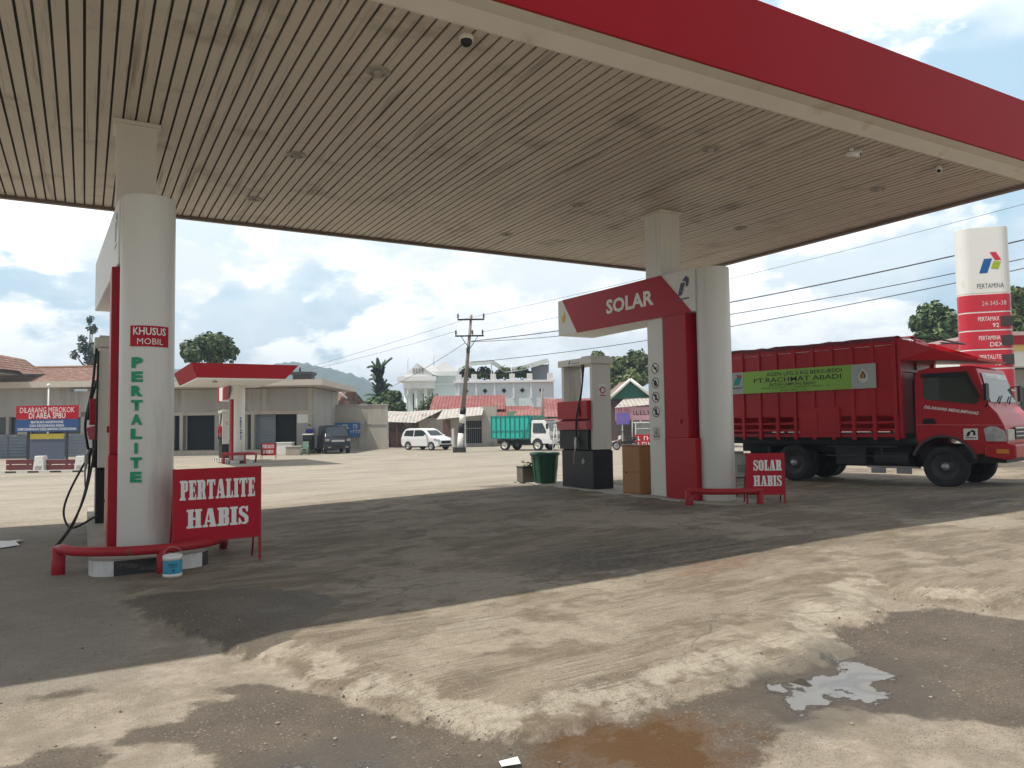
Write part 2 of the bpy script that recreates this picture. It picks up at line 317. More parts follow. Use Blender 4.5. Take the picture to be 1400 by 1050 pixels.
def relief(x, y, e):    # gently rising lot, with the slab standing proud of the worn ground at its front edge
    fr = 1 - sst(y, 7, 9.5)
    return .15 * sst(x, 1.5, 9) * (1 - sst(y, 14, 26)) - .3 * sst(y, 14, 32) + fr * (.048 * sst(e, 0, .42) + .04 * sst(e, -.012, .035) - .04 * (1 - sst(x, 9, 14)))
def ground_z(x, y):
    x, y = np.array([float(x)]), np.array([float(y)]); return float(relief(x, y, sdist(x, y, SLAB))[0])
def lines(segs):
    out = []
    for a, b, s in segs: out += list(np.arange(a, b, s))
    return np.array(out)
def fbm(x, y, s, seed=0):
    r = np.random.RandomState(seed); o = np.zeros_like(x)
    for k in range(5):
        for _ in range(4):
            a = r.rand() * 6.28; f = s * 2 ** k * (.7 + .6 * r.rand()); o += np.sin((x * math.cos(a) + y * math.sin(a)) * f + r.rand() * 6.28 + 1.5 * np.sin((x * math.sin(a) - y * math.cos(a)) * f * .6)) / 2 ** k
    return o / 8
def ground():
    gx = lines([(-1500, -200, 100), (-200, -40, 16), (-40, -8, 2), (-8, -1, .35), (-1, 6.6, .036), (6.6, 16, .2), (16, 60, 1.2), (60, 220, 16), (220, 1600, 100)])
    gy = lines([(-60, -6, 6), (-6, 1.5, .5), (1.5, 8.8, .036), (8.8, 18, .2), (18, 40, .6), (40, 90, 2.5), (90, 260, 16), (260, 1700, 100)])
    X, Y = np.meshgrid(gx, gy); x, y = X.ravel(), Y.ravel()
    near = (np.abs(x) < 40) & (y < 60)
    e = sdist(x, y, SLAB) + np.where(near, fbm(x, y, 6, 1) * .05 + fbm(x, y, 19, 2) * .02, 0)
    z = relief(x, y, e) + np.where(near, fbm(x, y, 1.1, 4) * .004 + fbm(x, y, 9, 5) * .0025 * (1 - sst(y, 9, 14)), 0)
    fields = {'slab': np.clip(e / .25, -1, 1)}
    for nm, polys, s in (('damp', DAMP, .3), ('pud', PUD, .36), ('brown', BROWN, .6), ('rust', RUST, .5), ('oil', OIL, .9)):
        fields[nm] = np.clip(np.max([sdist(x, y, p) for p in polys], axis=0) / s, -1, 1)
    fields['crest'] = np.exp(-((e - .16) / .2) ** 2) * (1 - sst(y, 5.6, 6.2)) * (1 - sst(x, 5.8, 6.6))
    pm = np.maximum(fields['pud'], fields['brown']); z -= .012 * sst(pm, -.6, .6)
    nx, ny = len(gx), len(gy); idx = np.arange(nx * ny).reshape(ny, nx)
    f = np.stack([idx[:-1, :-1], idx[:-1, 1:], idx[1:, 1:], idx[1:, :-1]], -1).reshape(-1, 4)
    me = bpy.data.meshes.new('ground'); me.vertices.add(nx * ny); me.vertices.foreach_set('co', np.stack([x, y, z], -1).ravel())
    me.loops.add(f.size); me.loops.foreach_set('vertex_index', f.ravel()); me.polygons.add(len(f)); me.polygons.foreach_set('loop_start', np.arange(0, f.size, 4))
    me.polygons.foreach_set('use_smooth', np.ones(len(f), bool)); me.update(calc_edges=True)
    for nm, v in fields.items():
        a = me.attributes.new(nm, 'FLOAT', 'POINT'); a.data.foreach_set('value', v.astype(np.float32))
    o = bpy.data.objects.new('ground', me); COL.objects.link(o); tag(o, 'stained concrete and sandy asphalt forecourt of the filling station', 'ground', kind='structure')
    mt = bpy.data.materials.new('forecourt'); mt.use_nodes = True; t = mt.node_tree; b = t.nodes['Principled BSDF']; me.materials.append(mt)
    tc = N(t, 'ShaderNodeTexCoord'); P = tc.outputs['Object']
    def noise(s, d=6, r=.55, sc=None, dist=0):
        v = P
        if sc:
            mp = N(t, 'ShaderNodeMapping'); mp.inputs['Scale'].default_value = sc; L(t, P, mp.inputs['Vector']); v = mp.outputs[0]
        n = N(t, 'ShaderNodeTexNoise'); n.inputs['Scale'].default_value = s; n.inputs['Detail'].default_value = d; n.inputs['Roughness'].default_value = r; n.inputs['Distortion'].default_value = dist
        L(t, v, n.inputs['Vector']); return n.outputs['Fac']
    def mr(v, a, bb, c=0, d=1):
        n = N(t, 'ShaderNodeMapRange'); n.interpolation_type = 'SMOOTHSTEP'
        for i, q in zip(('From Min', 'From Max', 'To Min', 'To Max'), (a, bb, c, d)): n.inputs[i].default_value = q
        L(t, v, n.inputs['Value']); return n.outputs[0]
    def mth(op, a, bb):
        n = N(t, 'ShaderNodeMath', operation=op)
        for i, q in enumerate((a, bb)):
            if isinstance(q, (int, float)): n.inputs[i].default_value = q
            else: L(t, q, n.inputs[i])
        return n.outputs[0]
    def mix(f, a, bb):
        n = N(t, 'ShaderNodeMix', data_type='RGBA'); L(t, f, n.inputs[0])
        for k, q in ((6, a), (7, bb)):
            if isinstance(q, tuple): n.inputs[k].default_value = (*q, 1)
            else: L(t, q, n.inputs[k])
        return n.outputs[2]
    def mask(attr, amp, ns, lo=-.12, hi=.12):
        a = N(t, 'ShaderNodeAttribute', attribute_name=attr); return mr(mth('ADD', a.outputs['Fac'], mth('MULTIPLY', mth('SUBTRACT', ns, .5), amp)), lo, hi)
    n_big, n_mid, n_fine, n_grit = noise(.5, 5), noise(2.2, 10, .68), noise(14, 9, .72), noise(75, 5, .75)
    n_str = noise(2.6, 9, .66, (.5, 1.3, 1), .4); n_str2 = noise(17, 7, .7, (.22, 1.6, 1), .2)
    n_edge = noise(5, 9, .62)
    sand = mix(mr(n_mid, .40, .60), (.235, .2, .152), (.345, .30, .238))
    conc = mix(mr(n_str, .43, .57), (.145, .115, .08), (.255, .215, .158))
    conc = mix(mth('MULTIPLY', mr(n_str2, .56, .66), .7), conc, (.15, .122, .09))
    conc = mix(mth('MULTIPLY', mr(mth('ADD', n_big, mth('MULTIPLY', n_mid, .6)), .80, .90), .85), conc, (.34, .295, .225))
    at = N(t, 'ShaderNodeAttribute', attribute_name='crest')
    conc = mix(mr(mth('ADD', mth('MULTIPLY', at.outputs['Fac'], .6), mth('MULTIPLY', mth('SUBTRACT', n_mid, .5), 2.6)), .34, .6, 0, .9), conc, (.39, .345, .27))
    scr = mth('MULTIPLY', mr(noise(26, 5, .6, (.07, 2.2, 1), .12), .55, .63), mr(noise(1.5, 5, .6), .42, .56)); conc = mix(mth('MULTIPLY', scr, .8), conc, (.115, .095, .072))
    scr2 = mth('MULTIPLY', mr(noise(24, 5, .6, (.08, 2.4, 1), .1), .55, .63), mr(noise(1.2, 5, .6, (1, 1, 1.3)), .44, .58)); conc = mix(mth('MULTIPLY', scr2, .75), conc, (.36, .32, .25))
    vo = N(t, 'ShaderNodeTexVoronoi', feature='DISTANCE_TO_EDGE'); vo.inputs['Scale'].default_value = .42; wv = N(t, 'ShaderNodeVectorMath', operation='ADD')
    nv = N(t, 'ShaderNodeTexNoise'); nv.inputs['Scale'].default_value = 2.2; nv.inputs['Detail'].default_value = 6; L(t, P, nv.inputs['Vector']); sv = N(t, 'ShaderNodeVectorMath', operation='SCALE'); sv.inputs['Scale'].default_value = .55
    L(t, nv.outputs['Color'], sv.inputs[0]); L(t, P, wv.inputs[0]); L(t, sv.outputs[0], wv.inputs[1]); L(t, wv.outputs[0], vo.inputs['Vector'])
    crk = mth('MULTIPLY', mr(vo.outputs['Distance'], .007, .002), mr(n_big, .42, .56)); conc = mix(mth('MULTIPLY', crk, .55), conc, (.06, .05, .04))
    col = mix(mask('slab', .25, n_edge, -.1, .1), sand, conc)
    # the lot beyond the pumps: paler, swept in long streaks
    sx = N(t, 'ShaderNodeSeparateXYZ'); L(t, P, sx.inputs[0])
    far = mr(sx.outputs[1], 13.5, 16); farc = mix(mr(noise(1.1, 9, .66, (.25, .6, 1), .5), .30, .66), (.27, .238, .19), (.40, .36, .295))
    col = mix(far, col, farc)
    # fields of grass and scrub behind the town
    g = mr(mth('ADD', sx.outputs[1], mth('MULTIPLY', n_big, 30)), 105, 120); col = mix(g, col, mix(n_big, (.03, .055, .015), (.07, .09, .03)))
    # worn asphalt left of the slab
    asp = mr(mth('ADD', mth('SUBTRACT', .35, sx.outputs[0]), mth('MULTIPLY', mth('SUBTRACT', n_mid, .5), .5)), -.1, .15)
    asp = mth('MULTIPLY', asp, mr(sx.outputs[1], 5.0, 5.5)); asp = mth('MULTIPLY', asp, mr(sx.outputs[1], 15, 13))
    col = mix(mth('MULTIPLY', asp, .75), col, (.25, .222, .185))
    damp = mask('damp', 1.1, n_edge, -.14, .1); oil = mask('oil', 3.2, n_str, -.1, .4); oil = mth('MULTIPLY', oil, mr(noise(4.5, 8, .68, (.16, 1.5, 1), .3), .38, .54, .12, 1))
    brown = mask('brown', 1.5, n_edge, -.25, .25); pud = mask('pud', 2.2, n_edge, -.16, .12); rim = mask('pud', 1.6, n_edge, -.95, -.3); rust = mth('MULTIPLY', mask('rust', 2.2, n_mid, .0, .9), .5)
    col = mix(damp, col, mix(mr(n_mid, .35, .68), (.088, .072, .054), (.13, .106, .08)))
    col = mix(oil, col, (.058, .048, .04)); col = mix(rust, col, (.20, .105, .06)); col = mix(brown, col, (.105, .06, .028))
    col = mix(mr(n_fine, .40, .66, 0, .55), col, mix(damp, (.21, .172, .125), (.085, .068, .05)))
    def specks(scale, rad, keep, off):
        a = N(t, 'ShaderNodeVectorMath', operation='ADD'); L(t, P, a.inputs[0]); a.inputs[1].default_value = (off, off * 2, 0)
        v = N(t, 'ShaderNodeTexVoronoi', voronoi_dimensions='2D'); v.inputs['Scale'].default_value = scale; L(t, a.outputs[0], v.inputs['Vector'])
        s_ = N(t, 'ShaderNodeSeparateColor'); L(t, v.outputs['Color'], s_.inputs[0])
        return mth('MULTIPLY', mr(v.outputs['Distance'], rad, rad * .6), mth('GREATER_THAN', s_.outputs[0], keep))
    grav = mr(noise(1.3, 6, .6), .38, .62, .15, 1)
    for sc_, rad, keep, off, c_, k_ in ((34, .26, .90, 3, (.36, .32, .26), .6), (55, .28, .72, 7, (.055, .045, .035), .65), (95, .32, .8, 1, (.32, .28, .22), .4), (120, .34, .5, 5, (.07, .055, .042), .5)):
        col = mix(mth('MULTIPLY', mth('MULTIPLY', specks(sc_, rad, keep, off), grav), k_), col, c_)
    gr = mr(n_grit, .56, .66); col = mix(mth('MULTIPLY', gr, .5), col, (.42, .37, .29)); gr2 = mr(n_grit, .44, .34); col = mix(mth('MULTIPLY', gr2, .45), col, (.06, .05, .04))
    col = mix(mth('MULTIPLY', rim, .6), col, (.06, .05, .038))
    col = mix(mth('MULTIPLY', brown, .8), col, (.10, .056, .026)); col = mix(pud, col, (.06, .054, .044))
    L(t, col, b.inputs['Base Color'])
    wet = mth('MAXIMUM', mth('MAXIMUM', pud, mth('MULTIPLY', rim, .35)), mth('MULTIPLY', brown, .93))
    rough = mth('SUBTRACT', mth('SUBTRACT', .92, mth('MULTIPLY', damp, .26)), mth('MULTIPLY', oil, .25)); rough = mth('MAXIMUM', mth('SUBTRACT', rough, mth('MULTIPLY', wet, .8)), .03)
    L(t, rough, b.inputs['Roughness']); L(t, mth('ADD', .3, mth('MULTIPLY', wet, .7)), b.inputs['Specular IOR Level'])
    h = mth('ADD', mth('MULTIPLY', n_fine, .5), mth('ADD', mth('MULTIPLY', n_grit, .22), mth('MULTIPLY', n_str2, .5))); h = mth('MULTIPLY', h, mth('SUBTRACT', 1, wet))
    bp = N(t, 'ShaderNodeBump'); bp.inputs['Strength'].default_value = .8; bp.inputs['Distance'].default_value = .02; L(t, h, bp.inputs['Height']); L(t, bp.outputs[0], b.inputs['Normal'])
ground()
# ================================================================== main canopy
m_slat = M('ceiling_slat', (.50, .455, .39), .5, var=.12, scale=1.2, dirt=((.22, .18, .14), .56, .9))
def slat_mat():
    t = m_slat.node_tree; b = t.nodes['Principled BSDF']
    tc = N(t, 'ShaderNodeTexCoord'); src = b.inputs['Base Color'].links[0].from_socket
    for sc, lo, hi, c, k in (((7, .35, 1), .56, .70, (.15, .115, .085), .7), ((22, .5, 1), .6, .7, (.11, .085, .065), .6), ((1.2, 1.4, 1), .62, .75, (.21, .13, .09), .5)):
        mp = N(t, 'ShaderNodeMapping'); mp.inputs['Scale'].default_value = sc; L(t, tc.outputs['Object'], mp.inputs[0])
        n = N(t, 'ShaderNodeTexNoise'); n.inputs['Scale'].default_value = 1; n.inputs['Detail'].default_value = 7; n.inputs['Roughness'].default_value = .65; L(t, mp.outputs[0], n.inputs['Vector'])
        r = N(t, 'ShaderNodeMapRange'); r.inputs['From Min'].default_value = lo; r.inputs['From Max'].default_value = hi; r.inputs['To Max'].default_value = k; L(t, n.outputs['Fac'], r.inputs['Value'])
        x = N(t, 'ShaderNodeMix', data_type='RGBA'); L(t, r.outputs[0], x.inputs[0]); L(t, src, x.inputs[6]); x.inputs[7].default_value = (*c, 1); src = x.outputs[2]
    L(t, src, b.inputs['Base Color'])
slat_mat()
m_seam = M('ceiling_seam_grime', (.075, .06, .048), .9, var=.5, scale=3)
CZ = 5.4
can = thing('station_canopy', 'large flat canopy with red fascia and dirty slatted ceiling over the near pumps', 'canopy', (4.1, 10.5, 0))
def lx(x): return x - 4.1
def ly(y): return y - 10.5
mb = MB(); x = -5.5; r2 = random.Random(3)
while x < 13.55:
    z0 = CZ + r2.uniform(-.004, .003); y0, y1 = ly(6.38), ly(14.62); a, b_, c_, d_ = lx(x), lx(x + .114), lx(x + .124), lx(x + .14)
    mb.quad((a, y0, z0), (a, y1, z0), (b_, y1, z0), (b_, y0, z0), 0)
    mb.quad((b_, y0, z0), (b_, y1, z0), (c_ - .004, y1, CZ + .03), (c_ - .004, y0, CZ + .03), 1)
    mb.quad((c_ - .004, y0, CZ + .03), (c_ - .004, y1, CZ + .03), (d_, y1, CZ + .03), (d_, y0, CZ + .03), 1)
    mb.quad((d_, y0, CZ + .03), (d_, y1, CZ + .03), (d_, y1, CZ), (d_, y0, CZ), 0)
    x += .14
mb.build('ceiling', [m_slat, m_seam], can, fix=False)
mb = MB(); x0, x1 = lx(-5.5), lx(13.72)
prof = [(6.36, 5.375), (6.33, 5.375), (6.18, 5.452), (6.165, 5.462), (5.99, 5.472), (5.97, 5.50), (6.36, 5.50)]
mb.prism([(ly(a), z) for a, z in prof], lambda u, v, w: (x0 + (x1 - x0) * w, u, v))
mb.build('soffit_trim', M('soffit_trim_paint', (.62, .59, .53), .5, var=.1, scale=2, dirt=((.42, .34, .24), .6, 1.5)), can)
mb = MB(); mb.box(x0 - .04, x1 + .04, ly(5.95), ly(6.0), 5.474, 6.43); mb.box(x1, x1 + .04, ly(6.0), ly(14.75), 5.474, 6.43); mb.box(x0 - .04, x0, ly(6.0), ly(14.75), 5.474, 6.43); mb.box(x0, x1, ly(14.71), ly(14.75), 5.474, 6.43)
mb.build('fascia', m_redfascia, can)
mb = MB(); mb.box(x0, x1, ly(14.62), ly(14.71), 5.345, 5.47); mb.box(lx(13.6), x1, ly(6.36), ly(14.62), 5.345, 5.47)
mb.build('edge_gutter', M('edge_gutter_paint', (.17, .13, .11), .6, var=.3), can)
mb = MB(); mb.box(x0 + .01, x1 - .01, ly(6.01), ly(14.7), 5.6, 6.3); mb.build('roof', m_grey, can)
def ceiling_light(x, y, label):
    t = thing('ceiling_light', label, 'ceiling light', (x, y, CZ), group='downlights in the canopy ceiling')
    MB().lathe([(.075, .02), (.08, -.012), (.125, -.016), (.14, -.004), (.142, .02)], n=20).build('ring', M('dull_ring', (.3, .27, .23), .5), t)
    MB().lathe([(.0, -.055), (.03, -.05), (.045, -.03), (.05, .0), (.075, .015)], n=14).build('bulb', M('dull_bulb', (.3, .29, .27), .3), t)
for x, y, l in ((2.75, 7.69, 'round downlight in canopy ceiling, the largest and nearest the front edge'), (2.58, 10.64, 'round downlight in canopy ceiling between two others, right of the left column'), (2.45, 13.04, 'round downlight in canopy ceiling by the far edge, right of the left column'),
                (7.72, 7.7, 'round downlight in canopy ceiling just above the right column'), (7.58, 10.83, 'round downlight in canopy ceiling, left of the right column top'), (7.44, 13.19, 'round downlight in canopy ceiling by the far edge, over the white house'),
                (11.62, 7.76, 'round downlight in canopy ceiling near its right-hand end, above the price sign'), (11.46, 10.68, 'round downlight in canopy ceiling behind the right column by the far right edge')): ceiling_light(x, y, l)
def bullet_cam(x, y, label, az):
    t = thing('security_camera', label, 'camera', (x, y, CZ), az, 'security cameras under the canopy')
    MB().cyl((0, 0, .01), (0, 0, -.05), .03, n=12).cyl((0, 0, -.05), (0, -.03, -.08), .014, n=8).build('bracket', m_white, t)
    MB().cyl((0, .07, -.07), (0, -.11, -.115), .036, n=14).box(-.042, .042, -.14, .06, -.075, -.068).build('housing', m_white, t)
    MB().cyl((0, -.112, -.1155), (0, -.118, -.117), .028, n=14).build('lens', m_black, t)
bullet_cam(9.53, 6.75, 'white bullet camera under the canopy front edge, right of the right column', R(30)); bullet_cam(11.41, 6.6, 'white bullet camera under the canopy front edge at its far right', R(-60))
t = thing('dome_camera', 'dark dome camera on a pale base under the canopy front edge', 'camera', (3.27, 6.55, CZ), group='security cameras under the canopy')
MB().lathe([(0, .01), (.075, .01), (.075, -.045), (.06, -.05)], n=18).build('base', m_cream, t)
MB().lathe([(.06, -.045), (.058, -.075), (.042, -.1), (.02, -.112), (0, -.115)], n=18).build('dome', m_black, t)
# ---- square support columns
def column(xc, label, icons):
    t = thing('support_column', label, 'column', (xc, 10.62, .17)); t['kind'] = 'thing'
    h = CZ - .17
    MB().box(-.225, .225, -.225, .225, 0, h).build('shaft', m_post, t, bev=.012)
    MB().box(-.2255, -.0, -.2275, -.2255, 2.2, h - .02).box(.006, .2255, -.2275, -.2255, 2.2, h - .02).build('cladding_panel', m_cream, t)
    MB().box(-.27, .27, -.27, -.225, h - .05, h - .004).box(-.27, .27, .225, .27, h - .05, h - .004).box(-.27, -.225, -.225, .225, h - .05, h - .004).box(.225, .27, -.225, .225, h - .05, h - .004).build('collar', m_cream, t)
    if icons:
        for i, z in enumerate((2.33, 2.06, 1.8, 1.53)):
            x0 = -.2275
            poly_plate('safety_disc', ring_poly(0, .105), m_white, t, (x0, .02, z - .0), '-x', .001)
            poly_plate('safety_ring', ring_poly(.085, .1) + [[(-.075, .055), (-.055, .075), (.075, -.055), (.055, -.075)]], m_black if i else m_black, t, (x0, .02, z), '-x', .003)
            gl = [[[(-.04, -.01), (.05, -.01), (.05, .02), (-.04, .02)]], [[(-.03, -.06), (.03, -.06), (.05, 0), (0, .065), (-.05, 0)]], [[(-.02, -.06), (.03, -.05), (.03, .05), (-.02, .06)]], [[(-.03, -.06), (.03, -.06), (.03, .04), (-.03, .04)], [(-.02, .045), (.02, .045), (.02, .07), (-.02, .07)]]][i]
            poly_plate('pictogram', gl, m_black, t, (x0, .02, z), '-x', .002)
        poly_plate('warning_plate', [[(-.1, -.12), (.1, -.12), (.1, .12), (-.1, .12)]], M('plate_grey', (.5, .5, .47)), t, (-.2275, .02, 1.13), '-x', .001)
        poly_plate('warning_triangle', [[(-.08, -.06), (-.065, -.06), (0, .075), (0, .1)], [(.08, -.06), (.065, -.06), (0, .075), (0, .1)], [(-.08, -.06), (.08, -.06), (.08, -.048), (-.08, -.048)], [(-.008, -.03), (.008, -.03), (.01, .03), (-.01, .03)]], m_black, t, (-.2275, .02, 1.13), '-x', .003)
    return t
column(.53, 'square cream column standing behind the round green-lettered post', False)
column(9.33, 'square cream column carrying a strip of round safety pictograms', True)
# ---- pump portals: round post, red panels and overhead arm
def bend(r, h0, ang0=0, out=.004):    # wraps flat lettering onto the round post, facing -y
    def fn(c): a = c.x / r + ang0; rr = r + out + c.z; return Vector((rr * math.sin(a), -rr * math.cos(a), h0 + c.y))
    return fn
def portal(xc, yc, zt, label, arm_txt, vert, vmat, plate):
    t = thing('pump_portal', label, 'pump portal', (xc, yc, zt), group='pump portals on the islands')
    MB().cyl((0, 0, 0), (0, 0, 3.98), .285, n=48).build('round_post', m_post, t, bev=.012)
    mb = MB(); z0, z1 = 3.24, 4.0
    mb.hexa([(-.305, .12, z0), (.29, .12, z0), (.44, 4.12, z0), (-.49, 4.12, z0)], [(-.305, .12, z1), (.29, .12, z1), (.44, 4.12, z1), (-.49, 4.12, z1)])
    arm = mb.build('arm', m_post if arm_txt else m_white, t, bev=.012)
    MB().box(-.36, .2, .3, .9, 1.06, 3.236).build('upper_panel', m_red, t, bev=.01)
    MB().box(-.375, .21, .12, .9, .0, 1.06).build('lower_panel', m_red, t, bev=.01)
    MB().box(-.32, .15, .9, .945, .02, 3.236).build('cable_slot', m_black, t)
    MB().tube([(-.326, .925, .02), (-.326, .925, 3.23)], .012).build('conduit', M('teal_conduit', (.05, .3, .26), .5), t)
    MB().cyl((-.35, .5, 1.35), (-.385, .5, 1.35), .04, n=14).build('knob', m_red, t)
    fx = lambda y: -.305 - (y - .12) * .185 / 4 - .002
    th = math.atan(.185 / 4)
    FM = Matrix.Rotation(th, 3, 'Z') @ FACE['-x']     # text faces the slanted arm side
    FM = Matrix(((0, -math.sin(th), -math.cos(th)), (-math.cos(th), 0, 0), (0, 1, 0)))
    ex = Vector((.185 / 4, -1, 0)).normalized(); FM = Matrix((ex, Vector((0, 0, 1)), Vector((-math.cos(th), -math.sin(th), 0)))).transposed()
    base = Vector((fx(2.1), 2.1, 3.62))
    pl = [(-1.86, .382), (1.18, .382), (1.92, -.382), (-1.35, -.382)]
    if arm_txt:
        pn = poly_plate('red_band', [pl], m_red, t, base, FM, .003)
        text(arm_txt, .29, m_letter, t, base + Vector((.0, -.02, .02)) + ex * .28, FM, w=1.36, bold=.035, ext=.007)
        poly_plate('flame_mark', [[(-.04, -.12), (.05, -.1), (.07, .0), (.02, .13), (.0, .04), (-.06, .02)]], m_yel, t, base - ex * 1.82 + Vector((0, 0, .0)), FM, .003)
    mk = M('logo_navy', (.03, .05, .09), .4)
    lb = base + ex * (1.72) + Vector((0, 0, .1))
    poly_plate('emblem', [[(-.13, -.16), (-.03, -.16), (.05, .06), (-.05, .06)], [(-.02, .1), (.09, .17), (.15, .1), (.12, -.02), (.06, -.02), (.07, .07)], [(-.16, -.24), (.14, -.24), (.14, -.215), (-.16, -.215)]], mk, t, lb, FM, .004)
    for i, ch in enumerate(vert):
        hh = .118 if vmat is m_green else .12; st = .157 if vmat is m_green else .15
        text(ch, hh, vmat, t, (0, 0, 0), fn=bend(.29, (2.08 if vmat is m_green else 2.19) - i * st, -.41 if vmat is m_green else .1), w=hh * (1.02 if vmat is m_green else .8) if ch != 'I' else hh * .3, bold=.06)
    if plate:
        mb = MB(); n = 14
        for i in range(n):
            a, b_ = -.68 + 1.42 * i / n, -.68 + 1.42 * (i + 1) / n; q = lambda u, z, r: (r * math.sin(u), -r * math.cos(u), z)
            mb.hexa([q(a, 2.26, .291), q(b_, 2.26, .291), q(b_, 2.26, .295), q(a, 2.26, .295)], [q(a, 2.49, .291), q(b_, 2.49, .291), q(b_, 2.49, .295), q(a, 2.49, .295)])
        pt = mb.build('plate', m_redsign, t)
        text('KHUSUS', .085, m_letter, pt, (0, 0, 0), fn=bend(.29, 2.428, .02, .008), w=.335, bold=.02); text('MOBIL', .068, m_letter, pt, (0, 0, 0), fn=bend(.29, 2.315, .04, .008), w=.26)
    return t
portal(.61, 9.45, .17, 'round white post with green vertical lettering and red plate, arm behind it', None, 'PERTALITE', m_green, True)
portal(9.41, 9.45, .17, 'red pump portal whose overhead arm reads SOLAR, with plain round white post', 'SOLAR', '', m_green, False)
# ---- islands
def island(xc, y0, y1, zt, label, zb):
    t = thing('pump_island', label, 'pump island', (xc, 0, 0), group='raised pump islands')
    r = .3; a, b_ = -.55, .62
    pts = [(a, y1)] + [(a + r - r * math.cos(q), y0 + r - r * math.sin(q)) for q in np.linspace(0, math.pi / 2, 7)] + [(b_ - r + r * math.sin(q), y0 + r - r * math.cos(q)) for q in np.linspace(0, math.pi / 2, 7)] + [(b_, y1)]
    MB().prism(pts, lambda u, v, w: (u, v, zb - .1 + (zt - zb + .1) * w)).build('base', m_conc, t, bev=.012)
    mb = MB(); path = [Vector((p[0], p[1], 0)) for p in pts]; seg = []
    for p, q in zip(path[:-1], path[1:]):
        n = max(1, int((q - p).length / .12))
        for i in range(n): seg.append((p.lerp(q, i / n), p.lerp(q, (i + 1) / n)))
    d = 0
    for p, q in seg:
        dr = (q - p); ln = dr.length; nn = Vector((dr.y, -dr.x, 0)).normalized() * .003; mi = int((d + KERB0) / .42) % 2; d += ln
        mb.add([p + nn + Vector((0, 0, zb - .08)), q + nn + Vector((0, 0, zb - .08)), q + nn + Vector((0, 0, zt - .014)), p + nn + Vector((0, 0, zt - .014))], [(0, 1, 2, 3)], mi)
    mb.build('painted_kerb', [m_kerbw, m_kerbb], t)
    return t
KERB0 = .72
island(.61, 8.85, 15.2, .17, 'raised concrete island with black and white kerb under the left pump', 0)
island(9.41, 8.78, 15.5, .17, 'low dirty concrete island under the pump at the right column', .1)
# ---- guard rails
def rail(xc, dy, zb, label, s=1):
    t = thing('guard_rail', label, 'guard rail', (xc, dy, zb), group='bent red guard pipes at island ends')
    h = .262
    pts = [(-.83, 9.12, h), (-.78, 9.0, h + .01), (-.68, 8.86, h), (-.45, 8.66, h), (-.2, 8.54, h), (.1, 8.5, h), (.38, 8.56, h), (.62, 8.78, h - .01), (.78, 9.1, h - .03), (.88, 9.5, h - .08), (.93, 9.85, .06), (.95, 10.05, -.05)]
    MB().tube(pts, .05, n=14, curve=5).build('pipe', m_redpipe, t)
    MB().cyl((-.83, 9.12, -.1), (-.83, 9.12, h + .025), .066, n=18).build('post', m_redpipe, t)
    MB().cyl((.12, 8.5, -.1), (.12, 8.5, h), .055, n=16).build('post', m_redpipe, t)
    return t
rail(.61, .22, .0, 'bent red guard pipe in front of the green-lettered post'); rail(9.41, .15, .12, 'bent red guard pipe beside the SOLAR HABIS board')
